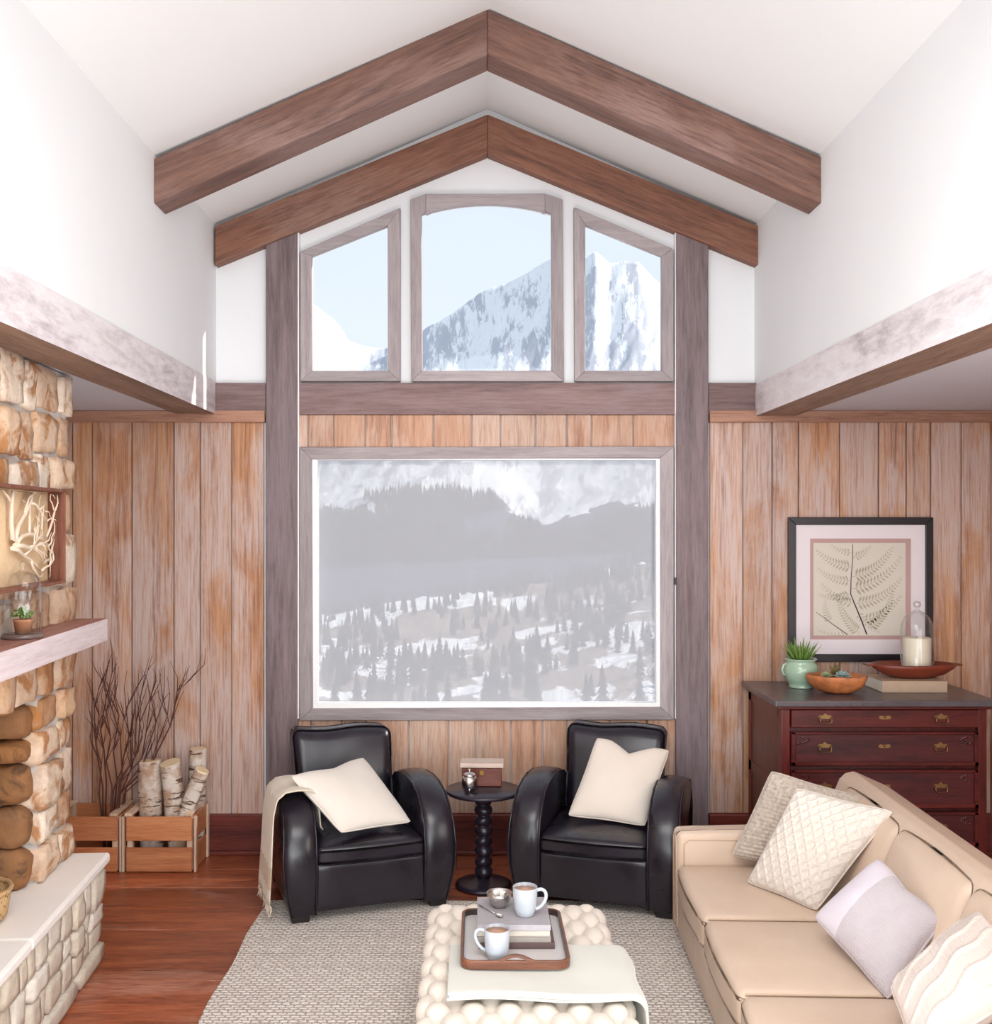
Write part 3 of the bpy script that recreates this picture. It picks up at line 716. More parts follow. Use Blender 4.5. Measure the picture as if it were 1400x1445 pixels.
n = t.noise(v2, 9, 5, .6, .4); n2 = t.noise(v, 11, 5, .6)
c = t.mix(t.ramp(n2, [(.42, BW(0)), (.58, BW(.85))]), srgb(224, 212, 200), srgb(178, 138, 106))
c = t.mix(t.ramp(n, [(.56, BW(0)), (.63, BW(1))]), c, srgb(92, 62, 48))
bark = t.fin(c, .8, t.bump(n, .5, .01))
t = NT('cut_wood_end'); v = t.coord(rnd=False); g = t.n('TexWave', i_Vector=v, i_Scale=30.0, i_Distortion=2.0, wave_type='RINGS', rings_direction='Z').outputs[1]
endg = t.fin(t.mix(t.math('MULTIPLY', g, .4), srgb(240, 218, 184), srgb(204, 168, 124)), .8)
def log(p0, p1, r, lab, seed, cut=0):
    p0 = Vector(p0); p1 = Vector(p1); L = (p1 - p0).length
    o = thing('birch_log', lab, 'log', p0, 0, 'birch logs in the crate'); o.rotation_mode = 'QUATERNION'; o.rotation_quaternion = (p1 - p0).to_track_quat('Z', 'Y')
    m = MB(); off = seed * 7.3; K = 12
    def rad(t_, z): return r * (1 + .10 * mn.noise(Vector((math.cos(t_) * 1.2, math.sin(t_) * 1.2, z * 6 + off))))
    vs = [(rad(a, L * k / K) * math.cos(a), rad(a, L * k / K) * math.sin(a), L * k / K - (cut * math.cos(a) * r if k == K else 0)) for k in range(K + 1) for a in [2 * math.pi * i / 22 for i in range(22)]]
    m.add(vs, [(k*22+i, k*22+(i+1) % 22, (k+1)*22+(i+1) % 22, (k+1)*22+i) for k in range(K) for i in range(22)], 0, True)
    m.build('bark', bark, o)
    for z, s, kk in ((.0, .0, 0), (L, cut, K)):
        e = MB(); vs = [(rad(a, z) * .985 * math.cos(a), rad(a, z) * .985 * math.sin(a), z + (.0015 if kk else -.0015) - s * math.cos(a) * r) for a in [2 * math.pi * i / 22 for i in range(22)]]
        vs2 = [(x_, y_, z_ - (.006 if kk else -.006)) for x_, y_, z_ in vs]
        e.add(vs + vs2, [list(range(22)), list(range(43, 21, -1))] + [(i, 22 + i, 22 + (i+1) % 22, (i+1) % 22) for i in range(22)]); e.build('cut_end', endg, o)
log((-1.815, 5.765, .02), (-1.845, 5.80, .575), .064, 'straight upright birch log nearest the twigs in the crate', 1)
log((-1.655, 5.745, .02), (-1.715, 5.76, .572), .056, 'upright birch log with orange top, second from the twigs', 2, .25)
log((-1.60, 5.855, .02), (-1.585, 5.86, .63), .048, 'tallest birch log standing at the back corner of the crate', 3)
log((-1.655, 5.70, .19), (-1.535, 5.755, .53), .042, 'tilted birch log with bright cut end leaning over the crate side', 4, -.3)
log((-1.88, 5.70, .07), (-1.62, 5.70, .075), .036, 'birch log lying low between the crate slats', 5)
twm = plain('dark_red_twig', srgb(92, 52, 44), .8, var=.15, bump=.2)
def px(l, Y, dy=0): return [P(x, y, Y + dy * i) for i, (x, y) in enumerate(l)]
tw = [[(146, 1146), (145, 1110), (138, 1070), (134, 1035), (133, 1000), (140, 970), (145, 955)], [(148, 1146), (150, 1105), (147, 1060), (142, 1030), (150, 985), (158, 950), (165, 936)],
      [(152, 1146), (160, 1115), (172, 1085), (170, 1040), (158, 1000), (148, 965), (141, 942)], [(160, 1146), (178, 1100), (190, 1070), (192, 1020), (200, 975), (205, 950)],
      [(160, 1146), (185, 1105), (200, 1070), (206, 1035), (212, 990), (219, 955)], [(158, 1146), (182, 1120), (203, 1075), (220, 1020), (230, 990), (238, 978)],
      [(170, 1146), (196, 1112), (215, 1075), (240, 1025), (247, 995), (250, 975), (262, 965), (270, 958)], [(156, 1146), (165, 1100), (160, 1060), (168, 1010), (162, 985), (150, 962)],
      [(150, 1146), (140, 1120), (143, 1080), (135, 1050), (140, 1010), (137, 985)], [(166, 1146), (176, 1110), (174, 1070), (182, 1040), (178, 1000), (190, 975), (197, 962)],
      [(170, 1146), (180, 1105), (195, 1060), (197, 1020), (212, 985), (224, 975)], [(160, 1146), (170, 1120), (185, 1085), (184, 1040), (176, 1015), (170, 990)],
      [(174, 1146), (188, 1120), (208, 1090), (222, 1050), (236, 1010), (228, 980)], [(154, 1146), (158, 1110), (150, 1075), (156, 1040), (150, 1005), (155, 975)]]
rb = random.Random(4)
for i, l in enumerate(tw):
    Y = 5.77 + rb.uniform(-.06, .07); pts = px(l, Y)
    pts[0] = Vector((min(pts[0].x, -2.02), Y, .06)); pts[1].x = min(pts[1].x, -1.99)
    o = twig(pts, .0055, .0016)
    for j in range(2, len(pts) - 1):
        for s in (0, 1):
            d = (pts[j+1] - pts[j]).normalized(); sd = rb.choice((-1, 1)); e = pts[j] + d * rb.uniform(.03, .09)
            q_ = [e * 1.0, e + Vector((sd * rb.uniform(.02, .04), rb.uniform(-.02, .02), .05)), e + Vector((sd * rb.uniform(.02, .07), rb.uniform(-.02, .02), rb.uniform(.1, .16)))]
            q_[0] = pts[j].copy(); o.tube(q_, [.0025, .002, .001], 5)
    tag(o.build('twig', twm), 'thin dark red branching twig standing in the crate behind the hearth', 'twig', 'bundle of bare twigs in the crate')
# ------------------------------------------------------------------ rug
t = NT('cream_braided_wool'); v = t.coord(rnd=False)
wob_ = t.n('TexNoise', i_Vector=v, i_Scale=70.0).outputs[1]; vv_ = t.n('VectorMath', operation='MULTIPLY_ADD', i_0=wob_, i_1=(.022, .016, 0), i_2=v).outputs[0]
br = t.n('TexBrick', i_Vector=vv_, i_Scale=1.0); br.inputs['Brick Width'].default_value = .036; br.inputs['Row Height'].default_value = .021; br.inputs['Mortar Size'].default_value = .0045; br.inputs['Mortar Smooth'].default_value = .8
br.inputs['Color1'].default_value = srgb(246, 240, 233); br.inputs['Color2'].default_value = srgb(238, 229, 220); br.inputs['Mortar'].default_value = srgb(186, 168, 156)
n = t.noise(v, 40, 3); c = t.mix(t.ramp(n, [(.35, BW(.5)), (.6, BW(0))]), br.outputs[0], srgb(206, 192, 180))
rugm = t.fin(c, .95, t.bump(t.math('ADD', t.math('SUBTRACT', 1.0, br.outputs['Fac']), t.math('MULTIPLY', n, .4)), .9, .008), sheen=.2)
rug = MB()
rug.grid(lambda u, v_: (-1.055 + 3.0 * u + .006 * math.sin(v_ * 40), .9 + (5.17 - .9) * v_ + .006 * math.sin(u * 31), .013 + .0035 * abs(math.sin(v_ * 4.27 / .017 * math.pi / 4))), 40, 120)
rug.box((-1.045, .91, .001), (1.94, 5.16, .012))
tag(rug.build('area_rug', rugm), 'cream braided wool area rug under the seating group', 'rug')

# ------------------------------------------------------------------ leather armchairs
t = NT('black_leather'); v = t.coord(rnd=False)
n = t.noise(v, 6, 2, .5, 0); f = t.n('TexVoronoi', i_Vector=v, i_Scale=260.0).outputs[0]
leather = t.fin(t.ramp(n, [(.3, srgb(22, 17, 26)), (.7, srgb(32, 26, 38))]), t.ramp(n, [(.3, BW(.24)), (.7, BW(.36))]), t.bump(f, .05, .002, t.bump(n, .10, .02)), spec=.6)
stitch = plain('dark_stitching', srgb(22, 18, 24), .6)
def soft(a, b, r, seg, M=None, fn=None, cuts=6):
    return MB().bbox(a, b, r, seg, 0, True, M, fn, cuts)
def armchair(loc, rz, lab):
    c = thing('leather_armchair', lab, 'armchair', loc, rz, 'leather armchairs by the window')
    # arm: arched profile swept across its width
    prof = [(.34, .40), (.31, .50), (.22, .555), (.10, .582), (-.04, .590), (-.15, .578), (-.25, .545), (-.325, .49), (-.375, .41), (-.395, .31), (-.395, .2), (-.38, .1), (-.365, .0), (.33, .0), (.34, .2)]
    for s in (-1, 1):
        x0, x1 = s * .265, s * .415; m = MB(); n = len(prof); K = 6; vs = []
        for k in range(K + 1):
            q = k / K; x = x0 + (x1 - x0) * q; e = 1 - abs(2 * q - 1) ** 3   # rounded across
            sh = .018 * (1 - e)
            for (y, z) in prof:
                cy, cz = -.02, .28; d = math.hypot(y - cy, z - cz)
                yy_ = y - (y - cy) / d * sh; zz = max(0.03, z - (z - cz) / d * sh) if z > .02 else .03
                bulge = s * .012 * (1 if q > .5 else 0) * math.sin(min(1, z / .5) * math.pi)
                taper = -s * .03 * max(0, (.25 - z) / .25) * q
                vs.append((x + bulge + taper, yy_, zz))
        fs = [(k*n+i, k*n+(i+1) % n, (k+1)*n+(i+1) % n, (k+1)*n+i) for k in range(K) for i in range(n)]
        m.add(vs, fs, 0, True); m.add([], []); m.f.append(list(range(n))); m.mi.append(0); m.sm.append(True); m.f.append([K*n+i for i in range(n)]); m.mi.append(0); m.sm.append(True)
        o = m.build('armrest', leather, c); bevelmod(o, .008, 2)
        for q in (0.0, 1.0):     # piping seams along both rims
            x = x0 + (x1 - x0) * q - s * (.002 if q else -.002); pts = []
            for (y, z) in prof[1:13]:
                d = math.hypot(y + .02, z - .28); pts.append((x + (s * .012 * math.sin(min(1, z / .5) * math.pi) if q else 0) - (s * .03 * max(0, (.25 - z) / .25) if q else 0), y - (y + .02) / d * .016, max(.03, z - (z - .28) / d * .016)))
            MB().tube(pts, .0045, 6).build('piping', leather, o)
        MB().bbox((min(x0, x1) + .035, -.35, .0), (max(x0, x1) - .03, -.29, .032), .004, 1).build('foot', plain('black_wood', srgb(24, 20, 22), .4) if 'black_wood' not in bpy.data.materials else bpy.data.materials['black_wood'], c)
        MB().bbox((min(x0, x1) + .035, .25, .0), (max(x0, x1) - .03, .31, .032), .004, 1).build('foot', bpy.data.materials['black_wood'], c)
    def dome(amt, zt):
        def fn(p):
            u = p.x / .27; v_ = (p.y + .08) / .3
            k = max(0, 1 - u * u) * max(0, 1 - v_ ** 2) if p.z > zt else 0
            fr_ = .02 * max(0, 1 - u * u) if p.y < -.3 else 0
            return (p.x, p.y - fr_, p.z + amt * k)
        return fn
    soft((-.268, -.375, .262), (.268, .26, .352), .026, 4, fn=dome(.035, .3)).build('seat_cushion', leather, c)
    soft((-.266, -.372, .05), (.266, -.30, .268), .012, 2).build('front_panel', leather, c)
    MB().bbox((-.262, -.30, .06), (.262, .33, .20), .01, 1).build('base_frame', leather, c)
    def backfn(p):
        u = p.x / .28; z = p.z
        y = p.y
        if y < .27 + .0: y -= .02 * max(0, 1 - u * u) * math.sin(max(0, min(1, (z - .3) / .5)) * math.pi)
        y += .035 * max(0, (z - .66) / .14) ** 2
        x = p.x * (1 + .05 * max(0, (z - .55) / .25)) 
        zz = z + .006 * math.sin(u * 5)
        return (x, y + .22 * (z - .3), zz)
    soft((-.262, .20, .30), (.262, .34, .775), .045, 4, fn=backfn, cuts=8).build('backrest', leather, c)
    m = MB(); m.tube([(x_ / 20 * .262 * 1.04, .225 + .22 * .44 + .02 - .004, .735 + .004 * math.sin(x_ / 4)) for x_ in range(-20, 21)], .0035, 6); m.build('seam', stitch, c)
    MB().bbox((-.25, .33, .10), (.25, .36, .5), .008, 1, fn=lambda p: (p.x, p.y + .12 * max(0, p.z - .3), p.z)).build('back_panel', leather, c)
    return c
LC = ((-.625, 5.31, .0175), math.radians(19)); RCc = ((.675, 5.36, .0175), math.radians(-17))
armchair(*LC, 'black leather armchair with a cream throw over one arm, nearer the fireplace')
armchair(*RCc, 'black leather armchair with only a pillow, between side table and sofa')
def CL(ch, x, y, z):
    return Matrix.Translation(ch[0]) @ Matrix.Rotation(ch[1], 4, 'Z') @ Vector((x, y, z))

# ------------------------------------------------------------------ pillows
def pillow(lab, cs, T, mt, n=36, disp=None, chop=0, group=None, flip=1, name='throw_pillow', piping=None, mt2=None, split=None, pinch=.05):
    TL, TR, BRr, BL = [Vector(c) for c in cs]
    ce = (TL + TR + BRr + BL) / 4
    nrm = ((TR - BL).cross(TL - BRr)).normalized() * flip
    if nrm.y > 0 and abs(nrm.y) > .1: nrm = -nrm
    seed = len(lab) * 1.7
    r = thing(name, lab, 'pillow', ce, 0, group)
    def pt(u, v, side, d=True):   # u,v in -1..1
        uu = u * (1 - pinch * (1 - v * v)); vv = v * (1 - pinch * (1 - u * u))
        cc_ = 1 - .045 * abs(u * v) ** 5; uu *= cc_; vv *= cc_
        a = (uu + 1) / 2; b = (vv + 1) / 2
        p = (TL * (1 - a) + TR * a) * b + (BL * (1 - a) + BRr * a) * (1 - b)
        if chop and v > 0: p += (BL - TL) * chop * max(0, 1 - abs(u) * 1.6) ** 1.3 * v ** 2
        th = T * .5 * max(0, (1 - u ** 2) * (1 - v ** 2)) ** .42
        th *= 1 + .09 * mn.noise(Vector((u * 1.6 + seed, v * 1.6, side * 3)))
        p = p + nrm * side * th
        if disp and d: p = p + nrm * side * disp(u, v) * min(1, max(0, (1 - max(abs(u), abs(v))) * 10))
        return p - ce
    m = MB(); N = n
    s = [math.sin((i / N - .5) * math.pi) for i in range(N + 1)] if n < 60 else [(2 * i / N - 1) for i in range(N + 1)]
    for side in (1, -1):
        NN = N if side == 1 else 16; ss = s if side == 1 else [math.sin((i / NN - .5) * math.pi) for i in range(NN + 1)]
        vs = [pt(a, b, side) for b in ss for a in ss]; W = NN + 1
        fs = [(j*W+i, j*W+i+1, (j+1)*W+i+1, (j+1)*W+i) for j in range(NN) for i in range(NN)]
        base = len(m.v); m.add(vs, fs, 0, True)
        if split and side == 1:
            for k in range(len(fs)):
                f = fs[k]; a = ss[f[0] % W]; b = ss[f[0] // W]
                if split(a, b): m.mi[len(m.mi) - len(fs) + k] = 1
    m.build('cover', [mt, mt2 or mt], r)
    e = []
    K = 24
    for (a0_, b0_), (a1_, b1_) in (((-1, -1), (1, -1)), ((1, -1), (1, 1)), ((1, 1), (-1, 1)), ((-1, 1), (-1, -1))):
        for i in range(K): e.append(pt(a0_ + (a1_ - a0_) * i / K, b0_ + (b1_ - b0_) * i / K, 1, False))
    e.append(e[0]); MB().tube(e, .004, 6, caps=False).build('piping', piping or mt, r)
    return r
creamf = fabric('cream_cotton', srgb(230, 221, 211), srgb(220, 209, 197), 260, .25)
creamf2 = fabric('ecru_linen', srgb(230, 218, 206), srgb(218, 206, 192), 260, .3)
pillow('cream square pillow lying across the throw on the armchair nearer the fireplace', [P(408, 1095, 4.98), P(513, 1068, 5.42), P(582, 1161, 5.14), P(481, 1176, 4.93)], .13, creamf, 40, chop=.05)
pillow('ecru square pillow propped upright in the armchair beside the sofa', [P(842, 1040, 5.47), P(946, 1058, 5.42), P(911, 1167, 5.14), P(800, 1152, 5.22)], .14, creamf2, 40, chop=.13)

# ------------------------------------------------------------------ cream throw on the chair arm
t = NT('cream_wool_throw'); v = t.coord(rnd=False)
sp = t.n('SeparateXYZ', i_0=v).outputs[2]
wv = t.n('TexWave', i_Vector=v, i_Scale=110.0, i_Distortion=1.0).outputs[1]
st = t.ramp(sp, [(.17, srgb(232, 216, 194)), (.175, srgb(206, 178, 146)), (.27, srgb(206, 178, 146)), (.275, srgb(236, 222, 202))], 'CONSTANT')
throwm = t.fin(t.mix(t.math('MULTIPLY', wv, .25), st, srgb(214, 198, 176)), .95, t.bump(wv, .4, .003), sheen=.3)
th = thing('throw_blanket', 'cream wool throw with tan stripe and fringe hung over the armchair arm', 'blanket', (0, 0, 0))
path = [(-.21, .392), (-.225, .41), (-.235, .50), (-.25, .58), (-.28, .604), (-.34, .612), (-.40, .606), (-.436, .575), (-.452, .50), (-.458, .40), (-.462, .3), (-.468, .2), (-.475, .09)]
def thp(u, v_):
    f_ = u * (len(path) - 1); i = min(int(f_), len(path) - 2); q = f_ - i
    x = path[i][0] * (1 - q) + path[i+1][0] * q; z = path[i][1] * (1 - q) + path[i+1][1] * q
    out_ = max(0, u - .55)
    y = -.30 + .34 * v_ * (1 + .2 * out_) - .05 * out_ + .10 * max(0, .4 - u) * 2
    w_ = .010 * math.sin(v_ * 16 + u * 3) * (.35 + 1.6 * out_)
    dz = -.07 * max(0, (y - .05)) * 0
    return tuple(CL(LC, x - abs(w_) * (1 if u > .55 else .2) - .004 * out_, y, z + .004 * math.sin(v_ * 11)))
m = MB(); m.grid(thp, 44, 40); o = m.build('cloth', throwm, th); s_ = o.modifiers.new('s', 'SOLIDIFY'); s_.thickness = .006; s_.offset = 1
m = MB(); rb = random.Random(2)
for i in range(34):
    p = Vector(thp(1.0, i / 33)); m.tube([p, p + Vector((rb.uniform(-.006, .006), rb.uniform(-.006, .006), -.028)), p + Vector((rb.uniform(-.012, .012), rb.uniform(-.01, .01), -.06))], [.0034, .003, .0016], 5)
tag(m.build('fringe', throwm, th), kind='stuff')

# ------------------------------------------------------------------ side table and what stands on it
ebony = plain('ebony_stained_wood', srgb(40, 32, 44), .28, var=.12, sc=6, bump=.05)
tx, ty = .039, 5.42
st_ = thing('side_table', 'round dark side table on a bobbin turned pedestal between the armchairs', 'side table', (tx, ty, .001))
MB().lathe([(0, .488), (.17, .488), (.192, .492), (.200, .500), (.200, .507), (.194, .513), (0, .513)], n=56).build('table_top', ebony, st_)
MB().lathe([(0, 0), (.146, 0), (.150, .008), (.146, .018), (.12, .026), (.06, .034), (.045, .045), (0, .045)], n=48).build('base', ebony, st_)
pr_ = [(.034, .04)]
for k in range(8):
    z0 = .05 + k * .054
    for j in range(9): a = math.pi * j / 8; pr_.append((.033 + .014 * math.sin(a), z0 + .054 * j / 8))
pr_ += [(.05, .484), (.06, .489)]
MB().lathe(pr_, n=28, wob=lambda t_, z: 1 + .05 * math.cos(2 * t_ - z * 60)).build('pedestal', ebony, st_)
TZ = .515
bx = thing('keepsake_box', 'small red brown wooden box with pale lid on the side table', 'box', (.031, 5.515, TZ), math.radians(-2))
boxw = wood('red_brown_box', srgb(62, 28, 20), srgb(98, 46, 32), srgb(124, 64, 44), 'x', 8, None, .4, .35, .15)
MB().bbox((-.106, -.055, 0), (.106, .055, .098), .003, 1).build('body', boxw, bx)
MB().bbox((-.117, -.065, .0985), (.117, .065, .124), .006, 2).build('lid', wood('pale_box_lid', srgb(206, 176, 160), srgb(226, 204, 190), srgb(238, 222, 210), 'x', 6, None, .4, .4, .1), bx)
MB().bbox((-.012, -.058, .06), (.012, -.0552, .085), .001, 1).build('clasp', plain('brass_clasp', srgb(150, 110, 60), .4, metal=1), bx)
silver = plain('hammered_silver', srgb(206, 200, 198), .22, metal=1, bump=.2, sc=30)
sp_ = thing('silver_pot', 'small lidded silver pot on three feet, in front of the wooden box', 'pot', (-.035, 5.36, TZ))
MB().lathe([(0, .012), (.026, .012), (.036, .022), (.041, .04), (.041, .062), (.036, .078), (.030, .082), (0, .082)], n=28).build('body', silver, sp_)
MB().lathe([(.033, .0825), (.033, .087), (.024, .096), (.008, .101), (.006, .105), (.010, .110), (.007, .117), (0, .118)], n=24).build('lid', silver, sp_)
for k in range(3):
    a = k * 2.094 + .5; MB().lathe([(0, 0), (.006, .001), (.004, .01), (.008, .018), (0, .022)], c=(.026 * math.cos(a), .026 * math.sin(a), 0), n=10).build('foot', silver, sp_)

# ------------------------------------------------------------------ tufted ottoman
OX0, OX1, OY0, OY1, OZ = -.178, .497, 2.93, 4.14, .385
t = NT('cream_tufted_linen'); v = t.coord(rnd=False)
ottm = t.fin(t.mix(t.ramp(t.noise(v, 6, 4), [(.35, BW(0)), (.7, BW(.5))]), srgb(224, 214, 202), srgb(212, 201, 188)), .75, t.bump(t.noise(v, 260, 2), .2, .002), sheen=.15)
ot = thing('tufted_ottoman', 'large cream diamond tufted ottoman in the middle of the rug', 'ottoman', ((OX0 + OX1) / 2, (OY0 + OY1) / 2, .0175))
W2, L2, Rr = (OX1 - OX0) / 2, (OY1 - OY0) / 2, .05
ta, tb = .1125, .1513
def wrap(t_, H):      # unrolled distance -> position, drop, normal component
    s = 1 if t_ > 0 else -1; a = abs(t_); f0 = H - Rr
    if a < f0: return t_, 0, 0
    a -= f0
    if a < Rr * math.pi / 2: an = a / Rr; return s * (f0 + Rr * math.sin(an)), Rr * (1 - math.cos(an)), s * math.sin(an)
    return s * H, Rr + a - Rr * math.pi / 2, s
def tuft(x, y):
    p = x / ta + y / tb; q = x / ta - y / tb
    f_ = (abs(math.sin(math.pi * p)) * abs(math.sin(math.pi * q))) ** .55
    i, j = round(p), round(q); d2 = ((p - i) ** 2 + (q - j) ** 2)
    return .021 * f_ ** .8 - .014 * math.exp(-d2 * 14)
Hx = W2 + .20; Hy = L2 + .20
def op(u, v_):
    a = (2 * u - 1) * Hx; b = (2 * v_ - 1) * Hy
    x, dx, nx_ = wrap(a, W2); y, dy, ny_ = wrap(b, L2)
    if dx > Rr and dy > Rr: dz = max(dx, dy)
    else: dz = dx + dy
    h = tuft(a, b); nz = math.sqrt(max(0, 1 - nx_ * nx_ - ny_ * ny_)) if nx_ * nx_ + ny_ * ny_ < 1 else 0
    cr_ = min(1, max(0, dx / Rr)) * min(1, max(0, dy / Rr)) * .025
    return (x + nx_ * h - math.copysign(cr_, x), y + ny_ * h - math.copysign(cr_, y), OZ - .04 - min(.24, dz) + nz * h + .01)
m = MB(); m.grid(op, 190, 290); m.build('tufted_cushion', ottm, ot)
btn = MB()
for i in range(-9, 10):
    for j in range(-12, 13):
        if (i + j) % 2: continue
        a = i * ta / 2 * 1.0; b = j * tb / 2
        if abs(a) < W2 + .06 and abs(b) < L2 + .06:
            x, dx, nx_ = wrap(a, W2); y, dy, ny_ = wrap(b, L2)
            if dx > .01 or dy > .01: continue
            MB().lathe([(0, 0), (.008, .001), (.010, .004), (.006, .008), (0, .009)], c=(x, y, OZ - .052), n=12).build('button', ottm, ot)
MB().bbox((-W2 + .03, -L2 + .03, .06), (W2 - .03, L2 - .03, .2), .006, 1).build('base', ottm, ot)
for sx_ in (-1, 1):
    for sy_ in (-1, 1): MB().lathe([(.016, 0), (.026, .06), (.026, .065)], c=(sx_ * (W2 - .07), sy_ * (L2 - .07), 0), n=14).build('leg', ebony, ot)
OT = OZ + .016 + .004
# folded throw on the ottoman
t = NT('pale_grey_green_cashmere'); v = t.coord(rnd=False)
cash = t.fin(t.mix(t.noise(v, 5, 3), srgb(212, 211, 202), srgb(200, 200, 190)), .95, t.bump(t.noise(v, 200, 2), .2, .002), sheen=.4)
fb = thing('folded_throw', 'pale grey green throw folded across the ottoman under the tray', 'blanket', (0, 0, 0))
def layer(z, y0, y1, x0, drop):
    def fn(u, v_):
        L = (OX1 + .03 - x0); s = u * (L + drop); y = y0 + (y1 - y0) * v_ + .008 * math.sin(u * 9)
        yy_ = y
        if s < L - .04: x = x0 + s; zz = z
        else:
            a = s - (L - .04); an = min(a / .05, math.pi / 2); x = x0 + L - .04 + .05 * math.sin(an); zz = z - .05 * (1 - math.cos(an)) - max(0, a - .05 * math.pi / 2)
            x += .012 * math.sin(v_ * 9 + 1) * min(1, a * 6)
        lf = .003 * math.sin(u * 7 + v_ * 5)
        return (x, yy_ - .03 * u * (1 - v_) * 0, zz + lf)
    return fn
for k, (z, y0, y1, x0, dr) in enumerate(((OT + .010, 3.225, 3.60, -.093, .10), (OT + .020, 3.222, 3.60, -.086, .15), (OT + .029, 3.222, 3.60, -.090, .19))):
    m = MB(); m.grid(layer(z, y0, y1, x0, dr), 60, 26); o = m.build('fold', cash, fb); s_ = o.modifiers.new('s', 'SOLIDIFY'); s_.thickness = .009; s_.offset = -1; bevelmod(o, .004, 3)
# tray
TR0 = OT + .034
trayw = wood('walnut_tray_rim', srgb(70, 40, 27), srgb(104, 62, 42), srgb(132, 84, 60), 'x', 8, None, .4, .35, .15)
trayf = plain('silver_grey_tray_floor', srgb(200, 194, 192), .35, var=.04, sc=5)
tr_ = thing('serving_tray', 'rounded wooden serving tray with cut-out handles on the ottoman', 'tray', (.130, 3.615, TR0))
TW, TL_, CR = .183, .235, .045
def rr_path(w_, l, r, n=6):
    pts = []
    for cx_, cy_, a0_ in ((w_ - r, l - r, 0), (-w_ + r, l - r, 90), (-w_ + r, -l + r, 180), (w_ - r, -l + r, 270)):
        for k in range(n + 1): a = math.radians(a0_ + 90 * k / n); pts.append((cx_ + r * math.cos(a), cy_ + r * math.sin(a)))
    return pts
o = MB().prism(rr_path(TW - .004, TL_ - .004, CR - .004), 'z', 0, .008).build('tray_floor', trayf, tr_)
def ring(outer, inner, z0, z1):
    m = MB(); n = len(outer)
    vs = [(x, y, z0) for x, y in outer] + [(x, y, z1) for x, y in outer] + [(x, y, z0) for x, y in inner] + [(x, y, z1) for x, y in inner]
    fs = []
    for i in range(n):
        j = (i + 1) % n; fs += [(i, j, n + j, n + i), (n + i, n + j, 3*n + j, 3*n + i), (2*n + j, 2*n + i, 3*n + i, 3*n + j), (2*n + i, 2*n + j, j, i)]
    return m.add(vs, fs, 0, False)
o = ring(rr_path(TW, TL_, CR), rr_path(TW - .009, TL_ - .009, CR - .009), 0, .03).build('rim', trayw, tr_); bevelmod(o, .0025, 2)
o = ring(rr_path(TW - .009, TL_ - .009, CR - .009), rr_path(TW - .012, TL_ - .012, CR - .012), .006, .028).build('inlay', plain('dark_inlay', srgb(60, 48, 44), .3), tr_)
for s in (-1, 1):
    yb_ = s * (TL_ - .0045); n_ = 14; outp = []; inp = []
    for k in range(n_ + 1):
        a = k / n_; x = -.065 + .13 * a; outp.append((x, .0295 + .021 * math.sin(math.pi * a) ** 1.3)); inp.append((-.042 + .084 * a, .026 + .0145 * math.sin(math.pi * a) ** .9))
    m = MB(); vs = [(x, yb_ - .0046, z) for x, z in outp + inp] + [(x, yb_ + .0046, z) for x, z in outp + inp]; q = n_ + 1; T2 = 2 * q; fs = []
    for k in range(n_):
        fs += [(k, k+1, q+k+1, q+k), (T2+k+1, T2+k, T2+q+k, T2+q+k+1), (k+1, k, T2+k, T2+k+1), (q+k, q+k+1, T2+q+k+1, T2+q+k)]
    m.add(vs, fs); o = m.build('handle', trayw, tr_)
# books on the tray
def book(loc, w_, d_, h_, rz, lab, cov, cat='book', pages=srgb(232, 226, 214)):
    b = thing('book', lab, cat, loc, rz)
    MB().bbox((-w_/2 + .003, -d_/2 + .003, .003), (w_/2 - .004, d_/2 - .003, h_ - .003), 0, 1).build('pages', plain('book_pages', pages, .9, sc=2) if 'book_pages' not in bpy.data.materials else bpy.data.materials['book_pages'], b)
    MB().bbox((-w_/2, -d_/2, 0), (w_/2, d_/2, .003), .001, 1).build('cover_board', cov, b); MB().bbox((-w_/2, -d_/2, h_ - .003), (w_/2, d_/2, h_), .001, 1).build('cover_board', cov, b)
    MB().bbox((-w_/2, -d_/2, .002), (w_/2, -d_/2 + .003, h_ - .002), .001, 1).build('spine', cov, b)
    return b
TF = TR0 + .009
cg = plain('grey_book_cloth', srgb(128, 120, 124), .6, sc=40); cb = plain('brown_book_cloth', srgb(96, 76, 74), .6, sc=40); ct = plain('taupe_book_cloth', srgb(150, 142, 134), .6, sc=40); cl_ = plain('light_grey_book_cloth', srgb(160, 154, 158), .5, sc=40)
bz = TF
for (dx, dy, w_, d_, h_, rz, lab, cov) in ((.006, .002, .262, .262, .020, .0, 'dark brown book at the bottom of the tray stack', cb), (-.002, .004, .25, .262, .021, .01, 'taupe book second from the bottom of the tray stack', ct), (-.003, .003, .25, .262, .021, -.012, 'cream spined book third from the bottom of the tray stack', plain('cream_book_cloth', srgb(186, 178, 166), .6)), (-.003, .0, .252, .266, .020, .0, 'light grey book on top of the tray stack under the mug', cl_)):
    book((.133 + dx, 3.655 + dy, bz), w_, d_, h_, rz, lab, cov); bz += h_ + .0006
